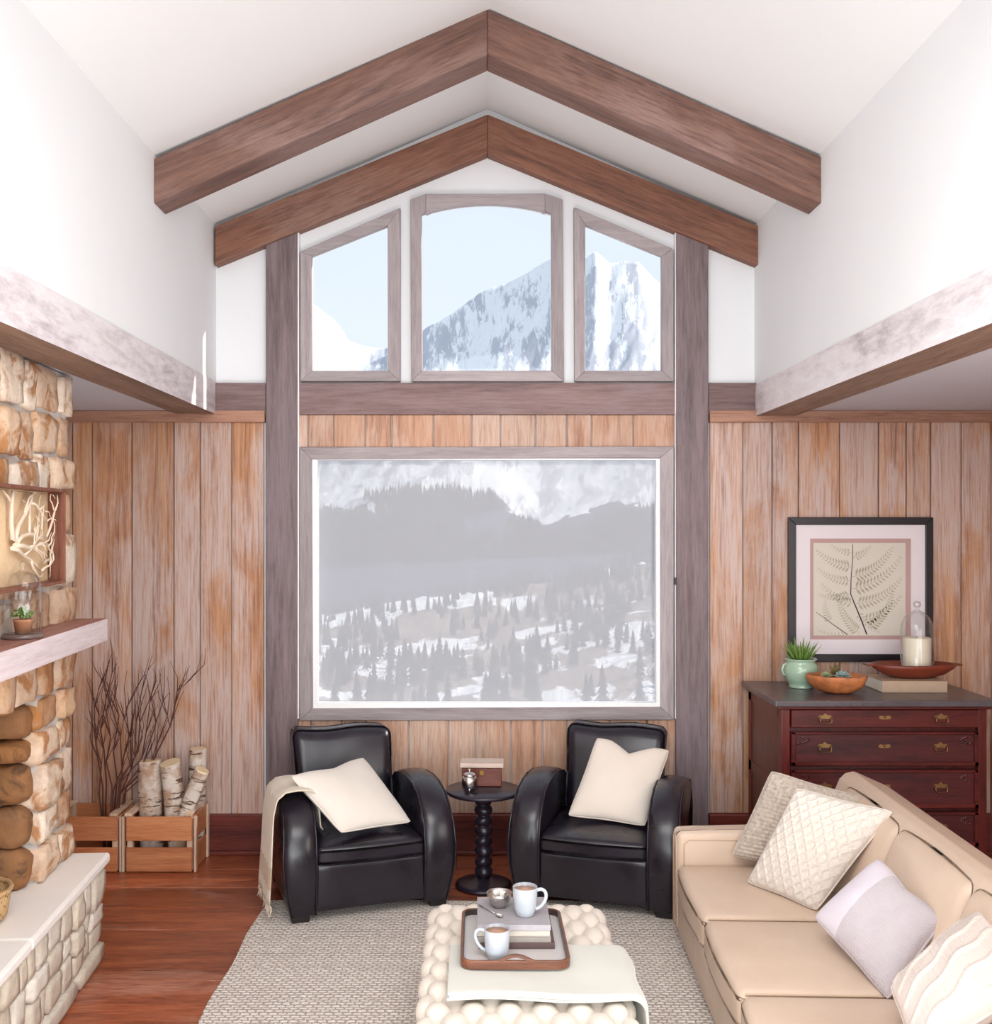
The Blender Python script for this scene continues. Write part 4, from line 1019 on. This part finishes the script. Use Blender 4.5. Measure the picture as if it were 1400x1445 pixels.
# mugs
cer = plain('pale_blue_grey_glaze', srgb(172, 177, 184), .15, var=.01, sc=4, bump=.01, coat=.3)
cof = plain('milky_coffee', srgb(188, 140, 104), .2, var=.03)
def mug(loc, rz, lab):
    g = thing('coffee_mug', lab, 'mug', loc, rz, 'coffee mugs on the tray')
    MB().lathe([(0, 0), (.030, 0), (.033, .003), (.040, .03), (.043, .065), (.0435, .098), (.0425, .0995), (.0410, .098), (.0402, .065), (.036, .02), (0, .016)], n=40).build('body', cer, g)
    MB().lathe([(0, .088), (.0405, .088), (.0405, .0885), (0, .0888)], n=32).build('coffee', cof, g)
    pts = [(.041, 0, .088), (.056, 0, .092), (.069, 0, .086), (.074, 0, .072), (.071, 0, .056), (.062, 0, .04), (.050, 0, .028), (.036, 0, .022)]
    sm = []
    for i in range(len(pts) - 1):
        for k in range(4):
            t_ = k / 4; p0 = Vector(pts[max(i-1, 0)]); p1 = Vector(pts[i]); p2 = Vector(pts[i+1]); p3 = Vector(pts[min(i+2, len(pts)-1)])
            sm.append(.5 * ((2*p1) + (-p0+p2)*t_ + (2*p0-5*p1+4*p2-p3)*t_*t_ + (-p0+3*p1-3*p2+p3)*t_**3))
    sm.append(Vector(pts[-1])); MB().tube(sm, .0042, 8, flat=1.5).build('handle', cer, g)
mug((.172, 3.615, bz), math.radians(-8), 'pale mug of milky coffee standing on the book stack')
mug((.070, 3.455, TF), math.radians(172), 'pale mug of milky coffee on the tray floor in front of the books')
bw = thing('sugar_bowl', 'small hammered silver sugar bowl on the book stack', 'bowl', (.083, 3.69, bz))
MB().lathe([(0, 0), (.02, 0), (.023, .004), (.036, .02), (.044, .042), (.0455, .052), (.043, .052), (.040, .04), (.03, .02), (0, .012)], n=32, wob=lambda t_, z: 1 + .015 * math.cos(8 * t_)).build('body', silver, bw)
rb = random.Random(6); sug = plain('white_sugar', srgb(246, 240, 232), .8, bump=.3, sc=60)
sgs = []
for k, (x, y, z) in enumerate(((-.016, 0, .032), (.014, .01, .032), (.0, -.016, .033), (-.002, .014, .046), (.012, -.006, .049), (-.012, -.006, .052))):
    M_ = Matrix.Translation((.083 + x, 3.69 + y, bz + z)) @ Matrix.Rotation(rb.uniform(0, 3), 4, 'Z') @ Matrix.Rotation(rb.uniform(-.4, .4), 4, 'X')
    tag(MB().bbox((-.008, -.008, -.008), (.008, .008, .008), .0015, 1, M=M_).build('sugar_cube', sug), 'white sugar cube heaped in the silver bowl', 'sugar cube', 'sugar cubes in the silver bowl')
s1, s2 = Vector((.010, 3.70, bz)), Vector((.095, 3.575, bz))
sn = thing('teaspoon', 'silver teaspoon lying on the top book beside the bowl', 'spoon', s1)
d = s2 - s1; m = MB(); m.tube([(0, 0, .004), tuple(d * .3 + Vector((0, 0, .003))), tuple(d * .68 + Vector((0, 0, .004)))], [.0035, .0022, .0022], 8, flat=.6); m.build('handle', silver, sn)
m = MB(); m.lathe([(0, .0015), (.006, .002), (.010, .0045), (.011, .006), (.0095, .006), (.005, .004), (0, .0035)], n=16, sy=1.6); m.build('bowl', silver, sn, Matrix.Translation(d * .83) @ Matrix.Rotation(math.atan2(d.y, d.x) - math.pi / 2, 4, 'Z'))

# ------------------------------------------------------------------ sofa
t = NT('tan_sofa_leather'); v = t.coord(rnd=False)
n = t.noise(v, 4, 4, .6); f = t.n('TexVoronoi', i_Vector=v, i_Scale=300.0).outputs[0]
sofam = t.fin(t.ramp(n, [(.3, srgb(208, 184, 163)), (.7, srgb(217, 194, 174))]), .42, t.bump(f, .04, .002, t.bump(n, .15, .02)), spec=.4)
sofas = plain('sofa_seam', srgb(204, 176, 150), .7)
SO = ((.917, 4.79, .0175), -.037)
so = thing('sofa', 'long tan leather three seat sofa facing the fireplace', 'sofa', *SO)
SL = .645; AL = .13
def SLc(x, y, z): return Matrix.Translation(SO[0]) @ Matrix.Rotation(SO[1], 4, 'Z') @ Vector((x, y, z))
ytot = -(AL * 2 + SL * 3)
for y0, y1, s in ((-AL, 0, 1), (ytot, ytot + AL, -1)):
    def afn(p): return (p.x, p.y, p.z + (.012 if p.z > .3 else 0) * math.sin(max(0, min(1, p.x / .9)) * math.pi) - (.0))
    o = soft((0.0, y0, .035), (.93, y1, .49), .028, 4, fn=afn, cuts=4).build('armrest', sofam, so)
    yi = y0 if s == 1 else y1
    zt = .458
    MB().tube([(.028, yi - .001 * s, .2), (.03, yi - .001 * s, zt - .02), (.05, yi - .001 * s, zt), (.85, yi - .001 * s, zt + .008)], .0035, 6).build('piping', sofas, o)
    MB().tube([(-.001, y0 + .022, .05), (-.001, y0 + .022, .44), (-.001, y0 + .035, .465), (-.001, y1 - .035, .465), (-.001, y1 - .022, .44), (-.001, y1 - .022, .05)], .003, 6).build('piping', sofas, o)
soft((.002, ytot + AL, .035), (.80, -AL, .228), .010, 2, cuts=2).build('base', sofam, so)
for k in range(3):
    y1 = -AL - k * SL; y0 = y1 - SL
    def sfn(p, y0=y0, y1=y1):
        v_ = (p.y - (y0 + y1) / 2) / (SL / 2); u = (p.x - .36) / .38
        dz = .018 * max(0, 1 - v_ ** 2) * max(0, 1 - u ** 2) ** .5 if p.z > .32 else 0
        dx = -.016 * max(0, 1 - v_ ** 2) * (1 if p.x < .1 else 0)
        return (p.x + dx, p.y, p.z + dz)
    o = soft((.0, y0 + .003, .205), (.70, y1 - .003, .348), .034, 4, fn=sfn, cuts=6).build('seat_cushion', sofam, so)
    pts = [(.010, y0 + .02, .318), (.004 - .0, y0 + SL * .25, .322)]
    tp = [(.006 - .013 * max(0, 1 - (2 * i / 20 - 1) ** 2), y0 + .012 + (SL - .024) * i / 20, .322) for i in range(21)]
    MB().tube(tp, .0035, 6).build('piping', sofas, o)
    tp = [(.02 + .66 * i / 12, y0 + .008, .341 + .0 * i) for i in range(13)]
    MB().tube(tp, .003, 6).build('piping', sofas, o)
    def bfn(p, y0=y0, y1=y1):
        v_ = (p.y - (y0 + y1) / 2) / (SL / 2); zz = (p.z - .34) / .36
        bulge = -.035 * max(0, 1 - v_ ** 2) * math.sin(max(0, min(1, zz)) * math.pi) if p.x < .65 else 0
        return (p.x + .15 * max(0, zz) + bulge, p.y, p.z + .012 * max(0, 1 - v_ ** 2) * (1 if zz > .8 else 0))
    o = soft((.585, y0 + .003, .33), (.735, y1 - .003, .712), .04, 4, fn=bfn, cuts=6).build('back_cushion', sofam, so)
    
prof = [(.70, .04), (.70, .5), (.735, .64), (.765, .712), (.79, .738), (.83, .748), (.98, .682), (1.005, .665), (1.012, .64), (1.0, .04)]
m = MB(); m.prism(prof, 'y', ytot, 0.0, 0, False); o = m.build('back_frame', sofam, so); bevelmod(o, .008, 3)

for x in (.06, .93):
    for y in (-.06, ytot + .06): MB().bbox((x - .03, y - .03, 0), (x + .03, y + .03, .036), .004, 1).build('foot', bpy.data.materials['black_wood'], so)
# sofa pillows
t = NT('grey_beige_chunky_knit'); v = t.coord(rnd=False); n = t.noise(v, 60, 3)
pk1 = t.fin(t.ramp(n, [(.25, srgb(158, 144, 134)), (.5, srgb(188, 174, 160)), (.75, srgb(206, 194, 180))]), .95, t.bump(n, .25, .004), sheen=.3)
t = NT('white_cable_knit'); v = t.coord(rnd=False); n = t.noise(v, 110, 3)
pk2 = t.fin(t.ramp(n, [(.3, srgb(206, 195, 184)), (.6, srgb(220, 210, 200))]), .95, t.bump(n, .15, .003), sheen=.3)
pk3 = fabric('lavender_grey_knit', srgb(204, 195, 200), srgb(180, 168, 174), 240, .7); pk3b = fabric('smooth_lavender_cotton', srgb(218, 210, 218), srgb(208, 200, 208), 500, .2)
pk3c = fabric('ribbed_mauve_band', srgb(206, 192, 190), srgb(186, 170, 168), 300, .6)
pk4 = fabric('blush_cream_knit', srgb(220, 206, 197), srgb(208, 190, 180), 400, .4)
def d1(u, v_): return .007 * abs(math.sin(v_ * math.pi * 11)) * (1 + .3 * math.sin(u * 60)) + .002 * mn.noise(Vector((u * 20, v_ * 20, 0)))
def d2(u, v_):
    p = (u + v_) * 3.9; q = (u - v_) * 3.9
    a = abs((p % 1) - .5) * 2; b = abs((q % 1) - .5) * 2
    par = (int(math.floor(p)) + int(math.floor(q))) % 2
    strand = .5 + .5 * math.sin((q if par else p) * 2 * math.pi * 2.0)
    rp = max(0, 1 - ((1 - a) / .34) ** 2); rq = max(0, 1 - ((1 - b) / .34) ** 2)
    return .009 * (max(rp * (.75 + .25 * math.sin(q * 18)), rq * (.75 + .25 * math.sin(p * 18))) ** .8)
def d4(u, v_): return .006 * max(0, math.sin((u * 4.6 + v_ * 1.6) * math.pi + .7 * math.sin(v_ * 9))) ** 3 + .0015 * math.sin(v_ * 110)
def d3(u, v_): return .0012 * abs(math.sin(u * 75))
pillow('grey beige chunky knit pillow at the back corner of the sofa', [P(1088, 1086, 4.62), P(1219, 1124, 4.40), P(1180, 1240, 4.42), P(1030, 1208, 4.60)], .13, pk1, 96, d1)
pillow('cream cable knit pillow leaning on the grey knit one', [P(1124, 1110, 4.32), P(1264, 1144, 4.12), P(1152, 1287, 4.06), P(1053, 1246, 4.36)], .14, pk2, 120, d2)
pillow('lavender grey pillow with ribbed band between the two cream sofa pillows', [P(1240, 1210, 3.78), P(1335, 1297, 3.42), P(1254, 1414, 3.33), P(1147, 1294, 3.74)], .15, pk3, 90, d3, chop=.04, mt2=pk3b, split=lambda a, b: a < -.35)
pillow('blush cream wavy knit pillow at the near end of the sofa', [P(1381, 1283, 3.22), P(1480, 1385, 2.86), P(1290, 1500, 2.78), P(1255, 1393, 3.12)], .15, pk4, 90, d4)

# ------------------------------------------------------------------ dresser
cher = wood('cherry_red_mahogany', srgb(52, 16, 17), srgb(84, 28, 27), srgb(112, 42, 35), 'x', 4, None, .4, .3, .12, 10)
cherz = wood('cherry_red_mahogany_upright', srgb(58, 17, 17), srgb(90, 30, 27), srgb(114, 44, 36), 'z', 4, None, .4, .3, .12, 10)
carve = wood('dark_carved_mahogany', srgb(48, 18, 22), srgb(76, 28, 30), srgb(92, 36, 34), 'x', 5, None, .4, .35, .2, 8)
DX0, DX1, DY0, DY1, DZ = 1.575, 2.635, 5.30, 5.93, 1.005
dr_ = thing('dresser', 'dark cherry red antique dresser with grey marble top beyond the sofa', 'dresser', (DX0, DY0, 0))
DW, DD = DX1 - DX0, DY1 - DY0
t = NT('dark_grey_marble'); v = t.coord(rnd=False); n = t.noise(v, 3.5, 8, .7, 1.2)
marb = t.fin(t.ramp(n, [(.36, srgb(66, 58, 62)), (.52, srgb(92, 84, 88)), (.60, srgb(82, 74, 78)), (.68, srgb(150, 142, 144))]), .28, spec=.5)
MB().bbox((-.045, -.045, .972), (DW + .045, DD - .002, DZ), .007, 3).build('marble_top', marb, dr_)
MB().bbox((-.02, -.02, .955), (DW + .02, DD - .002, .9715), .005, 2).build('top_moulding', cherz, dr_)
c = MB(); c.box((.0, .06, .05), (.02, DD, .955)); c.box((DW - .02, .06, .05), (DW, DD, .955)); c.box((.02, DD - .015, .05), (DW - .02, DD, .955)); c.box((.02, .03, .05), (DW - .02, .05, .955)); c.build('carcass', cherz, dr_)
for x0 in (0, DW - .045): MB().bbox((x0, 0, 0), (x0 + .045, .062, .955), .004, 2).build('corner_stile', cherz, dr_)
for x in (-.004, DW - .008):
    for za, zb in ((.90, .954), (.05, .14), (.50, .56)): MB().bbox((x, .062, za), (x + .012, DD - .002, zb), .002, 1).build('side_rail', cherz, dr_)
    MB().bbox((x, DD - .06, .05), (x + .012, DD - .002, .954), .002, 1).build('side_rail', cherz, dr_)
brass = plain('aged_brass', srgb(150, 122, 84), .4, metal=1, var=.2, sc=40)
drw = [(.860, .952), (.664, .838), (.446, .642), (.250, .424), (.075, .228)]
for k, (za, zb) in enumerate(drw):
    d_ = MB().bbox((.048, -.004 if k else -.010, za), (DW - .048, .035, zb), .003, 1).build('drawer', cher if k == 0 else carve, dr_)
    if k:
        for lo_, hi_ in (((.048, -.014, zb - .014), (DW - .048, -.003, zb)), ((.048, -.014, za), (DW - .048, -.003, za + .022)), ((.048, -.014, za), (.07, -.003, zb)), ((DW - .07, -.014, za), (DW - .048, -.003, zb))):
            MB().bbox(lo_, hi_, .003, 1).build('drawer_moulding', cher, d_)
        for s in (0, 1):
            m = MB()
            for j in range(9):   # low carved corner leaves
                a = j / 8 * 1.5; r_ = .018 + .010 * j; xx = .088 + r_ * math.cos(a * 1.2) * 1.2; zz = zb - .030 - r_ * math.sin(a * 1.2) * .35
                if s: xx = DW - xx
                m.lathe([(0, -.008), (.010, 0), (0, .008)], c=(xx, -.0045, zz), n=8, sx=1.3, sy=.35)
            m.build('carved_leaf', carve, d_)
    zc = (za + zb) / 2 + (.004 if k == 0 else .01); yf = -.010 if k == 0 else -.004
    for xc in (.222, DW - .241):
        h = MB().prism([(xc - .036, zc + .006), (xc - .030, zc + .014), (xc - .014, zc + .014), (xc, zc + .026), (xc + .014, zc + .014), (xc + .030, zc + .014), (xc + .036, zc + .006), (xc + .032, zc - .004), (xc - .032, zc - .004)], 'y', yf - .002, yf + .001).build('handle', brass, d_)
        MB().tube([(xc - .028, yf - .002, zc + .006), (xc - .030, yf - .012, zc - .002), (xc - .030, yf - .014, zc - .018), (xc - .022, yf - .014, zc - .024), (xc + .022, yf - .014, zc - .024), (xc + .030, yf - .014, zc - .018), (xc + .030, yf - .012, zc - .002), (xc + .028, yf - .002, zc + .006)], .0028, 6).build('bail', brass, h)
    e = MB().prism([(.498, zc + .008), (.508, zc + .014), (.520, zc + .010), (.532, zc + .010), (.544, zc + .014), (.558, zc + .012), (.560, zc - .002), (.546, zc - .006), (.512, zc - .006), (.5, zc - .002)], 'y', yf - .003, yf + .001).build('keyhole_plate', brass, d_)
    MB().lathe([(0, -.003), (.004, -.003), (.004, .003), (0, .003)], c=(.529, yf - .0035, zc + .003), n=10, sy=.4).build('keyhole', stitch, e)
MB().bbox((.045, .004, .0), (DW - .045, .03, .07), .003, 1).build('plinth_rail', cherz, dr_)
for x in (.0, DW - .045): MB().bbox((x, DD - .05, 0), (x + .045, DD - .004, .06), .003, 1).build('leg', cherz, dr_)
DT = DZ + .0008
# green pot with aloe
gp = thing('potted_aloe', 'celadon green round pot of spiky aloe on the dresser end', 'plant', (1.797, 5.69, DT))
cel = plain('celadon_glaze', srgb(162, 188, 164), .18, var=.05, sc=6, bump=.02, coat=.4)
MB().lathe([(0, 0), (.062, 0), (.066, .006), (.060, .012), (.072, .03), (.090, .07), (.094, .10), (.088, .128), (.076, .142), (.080, .150), (.088, .158), (.084, .162), (.074, .156), (.070, .14), (0, .135)], n=44).build('pot', cel, gp)
for a in (math.pi * .97,):
    MB().tube([(-.082, -.02, .135), (-.100, -.02, .128), (-.108, -.02, .10), (-.102, -.02, .078), (-.090, -.02, .072)], .006, 8).build('handle', cel, gp)
MB().lathe([(0, .142), (.0735, .142), (.072, .147), (0, .15)], n=24).build('soil', plain('dark_soil', srgb(60, 44, 34), .95), gp)
aloe = plain('aloe_green', srgb(112, 146, 66), .45, var=.2, sc=14)
rb = random.Random(9)
for i in range(34):
    a = i * 2.4; tl_ = .25 + .75 * (i / 34); L = rb.uniform(.09, .135); r0 = .035 * tl_
    b0_ = Vector((r0 * math.cos(a), r0 * math.sin(a), .146)); dr2 = Vector((math.cos(a) * tl_ * .95, math.sin(a) * tl_ * .95, 1.0 - .25 * tl_)).normalized()
    p1 = b0_ + dr2 * L * .5 + Vector((0, 0, -.003)); p2 = b0_ + dr2 * L + Vector((0, 0, .014 * tl_))
    MB().tube([b0_, (b0_ + p1) / 2 + Vector((0, 0, -.002)), p1, (p1 + p2) / 2, p2], [.007, .0085, .0075, .005, .001], 6, flat=.45).build('leaf', aloe, gp)
# wooden bowl with succulents
wb = thing('wooden_bowl', 'rough orange root wood bowl of succulents beside the green pot', 'bowl', (1.935, 5.50, DT))
roow = plain('orange_root_wood', srgb(184, 112, 66), .5, var=.4, sc=14, bump=.4)
def wobb(t_, z): return 1 + .10 * math.cos(2 * t_ + .6) + .05 * math.sin(5 * t_) + .03 * math.sin(9 * t_ + z * 30)
MB().lathe([(0, 0), (.055, 0), (.088, .012), (.122, .040), (.140, .072), (.146, .092), (.138, .098), (.122, .088), (.10, .062), (0, .05)], n=44, sy=.85, wob=wobb).build('bowl_body', roow, wb)
MB().lathe([(0, .072), (.105, .072), (.10, .078), (0, .080)], n=24, sy=.8).build('soil', bpy.data.materials['dark_soil'], wb)
def rosette(x, y, z, r, mt, lab):
    s = thing('succulent', lab, 'plant', (1.935 + x, 5.50 + y, DT + z))
    for ringi, (cnt_, rad, up_) in enumerate(((9, 1.0, .25), (7, .7, .6), (5, .42, 1.0), (3, .2, 1.6))):
        for k in range(cnt_):
            a = 6.283 * k / cnt_ + ringi * .5; d_ = Vector((math.cos(a), math.sin(a), up_)).normalized() * r * (rad * .5 + .5)
            b_ = Vector((0, 0, .006 + ringi * .004))
            MB().tube([b_, b_ + d_ * .5, b_ + d_ * .85, b_ + d_], [.003, r * .22, r * .16, .001], 6, flat=.35).build('leaf', mt, s)
rosette(.015, -.035, .080, .052, plain('blue_grey_succulent', srgb(150, 172, 168), .5, var=.12), 'blue grey rosette succulent at the front of the wooden bowl')
rosette(-.065, -.01, .082, .034, plain('pale_green_succulent', srgb(160, 182, 140), .5, var=.12), 'small pale green rosette succulent beside the blue one')
sk = thing('succulent', 'bristly olive brown sprig succulent at the back of the bowl', 'plant', (1.935 + .0, 5.50 + .045, DT + .08))
olv = plain('olive_brown_sprig', srgb(120, 104, 60), .7, var=.2)
for i in range(26):
    a = rb.uniform(0, 6.28); q = rb.uniform(.1, .7); L = rb.uniform(.05, .08); d_ = Vector((math.cos(a) * q, math.sin(a) * q, 1)).normalized() * L
    MB().tube([(0, 0, 0), d_ * .5, d_], [.002, .004, .001], 5).build('sprig', olv, sk)
# book, dough bowl, cloche with candle
book((2.352, 5.635, DT), .348, .26, .062, -.01, 'thick beige book under the long dark wooden bowl on the dresser', plain('beige_book_cloth', srgb(186, 160, 136), .7, sc=30), pages=srgb(206, 186, 160))
db = thing('dough_bowl', 'long dark red carved wooden bowl lying on the beige book', 'bowl', (2.395, 5.64, DT + .0625))
dbm = plain('dark_red_carved_wood', srgb(128, 58, 40), .4, var=.2, sc=5, bump=.2)
MB().lathe([(0, 0), (.45, 0), (.72, .02), (.92, .05), (1.0, .074), (.97, .078), (.88, .062), (.6, .045), (0, .042)], n=48, sx=.236, sy=.125, wob=lambda t_, z: 1 + .03 * math.cos(3 * t_)).build('bowl_body', dbm, db)
MB().bbox((.215, -.035, .066), (.262, .035, .076), .004, 2).build('handle', dbm, db); MB().bbox((-.262, -.035, .066), (-.215, .035, .076), .004, 2).build('handle', dbm, db)
ck = Vector((2.420, 5.64, DT + .0625 + .046))
pc_ = thing('pillar_candle', 'thick ivory pillar candle under the tall cloche', 'candle', ck + Vector((0, 0, .0125)))
MB().lathe([(0, 0), (.070, 0), (.073, .004), (.073, .156), (.068, .162), (.055, .158), (0, .154)], n=40).build('wax', plain('ivory_wax', srgb(240, 228, 206), .45, var=.01), pc_)
MB().tube([(0, 0, .153), (.001, 0, .168)], .0015, 6).build('wick', stitch, pc_)
gc = thing('glass_cloche', 'tall clear bell cloche with knob on the dresser, over a candle', 'cloche', ck)
MB().lathe([(0, 0), (.098, 0), (.098, .004), (.095, .011), (0, .011)], n=40).build('base', glass('base_glass', (.9, .92, .92, 1), .4), gc)
MB().lathe([(.090, .012), (.091, .02), (.086, .03), (.086, .20), (.081, .245), (.064, .285), (.036, .310), (.014, .322), (.009, .332), (.016, .343), (.021, .356), (.016, .369), (.0, .375)], n=48).build('dome', clear, gc)
MB().lathe([(.0, .0), (.016, .010), (.019, .022), (.012, .034), (0, .038)], c=(0, 0, .334), n=20).build('knob', clear, gc)

# ------------------------------------------------------------------ framed fern print
fy = 5.925
X0, Z1 = P(1113, 730, fy).x, P(0, 730, fy).z; X1, Z0 = P(1317.5, 934, fy).x, P(0, 934, fy).z
fp_ = thing('framed_print', 'square fern print in black frame with white mat above the dresser', 'picture', ((X0 + X1) / 2, fy, Z0))
w_ = X1 - X0; h_ = Z1 - Z0; b_ = .044; hw = w_ / 2
blk = plain('black_frame_paint', srgb(34, 28, 34), .35, var=.1)
for poly in ([(-hw, 0), (hw, 0), (hw - b_, b_), (-hw + b_, b_)], [(hw, 0), (hw, h_), (hw - b_, h_ - b_), (hw - b_, b_)], [(hw, h_), (-hw, h_), (-hw + b_, h_ - b_), (hw - b_, h_ - b_)], [(-hw, h_), (-hw, 0), (-hw + b_, b_), (-hw + b_, h_ - b_)]):
    o = MB().prism(poly, 'y', 0, .026).build('frame_side', blk, fp_); bevelmod(o, .003, 2)
def rectring(xa, xb, za, zb, ia, ib, ja, jb, y0, y1, nm, mt):
    m = MB()
    for poly in ([(xa, za), (xb, za), (ib, ja), (ia, ja)], [(xb, za), (xb, zb), (ib, jb), (ib, ja)], [(xb, zb), (xa, zb), (ia, jb), (ib, jb)], [(xa, zb), (xa, za), (ia, ja), (ia, jb)]): m.prism(poly, 'y', y0, y1)
    return m.build(nm, mt, fp_)
def fpx(x, y): q_ = P(x, y, fy + .01); return (q_.x - (X0 + X1) / 2, q_.z - Z0)
ia, jb = fpx(1143.5, 760); ib, ja = fpx(1286, 902.5)
rectring(-hw + b_ - .004, hw - b_ + .004, b_ - .004, h_ - b_ + .004, ia, ib, ja, jb, .012, .016, 'white_mat', plain('white_mat_board', srgb(232, 222, 226), .9, var=.01))
ia2, jb2 = fpx(1148.5, 766); ib2, ja2 = fpx(1279, 897)
rectring(ia - .004, ib + .004, ja - .004, jb + .004, ia2, ib2, ja2, jb2, .0162, .019, 'pink_mat', plain('dusty_pink_mat', srgb(190, 156, 150), .9, var=.02))
MB().box((ia2 - .004, .0192, ja2 - .004), (ib2 + .004, .022, jb2 + .004)).build('print_sheet', plain('cream_print_paper', srgb(216, 208, 196), .9, var=.03, sc=4), fp_)
stemd = plain('dark_print_stem', srgb(60, 46, 48), .8); fernm = plain('sage_print_fern', srgb(178, 170, 150), .9, var=.12, sc=5)
def flat(pts, w0, w1, m, y=.0188):
    for i in range(len(pts) - 1):
        a, b = Vector(pts[i]), Vector(pts[i+1]); n_ = Vector((-(b - a).y, (b - a).x)).normalized(); k0 = w0 + (w1 - w0) * i / (len(pts) - 1); k1 = w0 + (w1 - w0) * (i + 1) / (len(pts) - 1)
        q_ = [a + n_ * k0, b + n_ * k1, b - n_ * k1, a - n_ * k0]
        m.add([(p.x, y, p.y) for p in q_] + [(p.x, y + .0004, p.y) for p in q_], [(0, 1, 2, 3), (7, 6, 5, 4), (0, 4, 5, 1), (3, 2, 6, 7)])
def T7(l): return [fpx(1020 + x / 2.89, 700 + y / 2.89) for x, y in l]
m = MB(); flat(T7([(532, 195), (533, 250), (526, 330), (524, 400), (540, 440), (565, 500), (590, 565)]), .0016, .004, m); flat(T7([(382, 474), (420, 500), (460, 530), (512, 566)]), .0012, .0024, m); m.build('main_stem', stemd, fp_)
m = MB()
def frond(p0, p1, bend, L, n_=26):
    n_ = int(n_ * .62); L *= 1.5
    a, b = Vector(fpx(1020 + p0[0] / 2.89, 700 + p0[1] / 2.89)), Vector(fpx(1020 + p1[0] / 2.89, 700 + p1[1] / 2.89)); d_ = b - a; nn = Vector((-d_.y, d_.x)) * bend
    sp = [a + d_ * t_ + nn * 4 * t_ * (1 - t_) for t_ in [i / n_ for i in range(n_ + 1)]]
    flat(sp, .0012, .0005, m)
    for i in range(1, n_):
        tg = (sp[i+1] - sp[i-1]).normalized(); l = L * (1 - .75 * i / n_)
        for s in (-1, 1):
            dd = (tg * .55 + Vector((-tg.y, tg.x)) * s).normalized(); q0 = sp[i]; q1 = q0 + dd * l; mid = q0 + dd * l * .55
            side = Vector((-dd.y, dd.x)) * l * .16
            pl4 = [q0, mid + side, q1, mid - side]
            pl4 = [Vector((min(ib2 - .002, max(ia2 + .002, p.x)), min(jb2 - .002, max(ja2 + .002, p.y)))) for p in pl4]
            m.add([(p.x, .0189, p.y) for p in pl4] + [(p.x, .0191, p.y) for p in pl4], [(0, 1, 2, 3), (7, 6, 5, 4)])
frond((532, 290), (380, 215), .10, .030, 22); frond((528, 345), (385, 290), .12, .026, 20); frond((530, 330), (700, 200), -.12, .034); frond((528, 380), (735, 240), -.12, .036)
frond((526, 400), (390, 400), .1, .026, 20); frond((540, 440), (735, 330), -.12, .034); frond((600, 540), (700, 380), -.1, .03); frond((532, 230), (440, 196), .1, .020, 14); frond((540, 440), (400, 350), .1, .026, 18); frond((570, 510), (735, 400), -.1, .03, 22); frond((550, 470), (650, 560), -.08, .022, 16); frond((533, 250), (610, 198), -.1, .024, 14)
frond((560, 560), (470, 400), .1, .030); frond((440, 520), (420, 420), .08, .022, 16); frond((512, 566), (390, 548), .08, .02, 14)
tag(m.build('fern_fronds', fernm, fp_), kind='stuff')
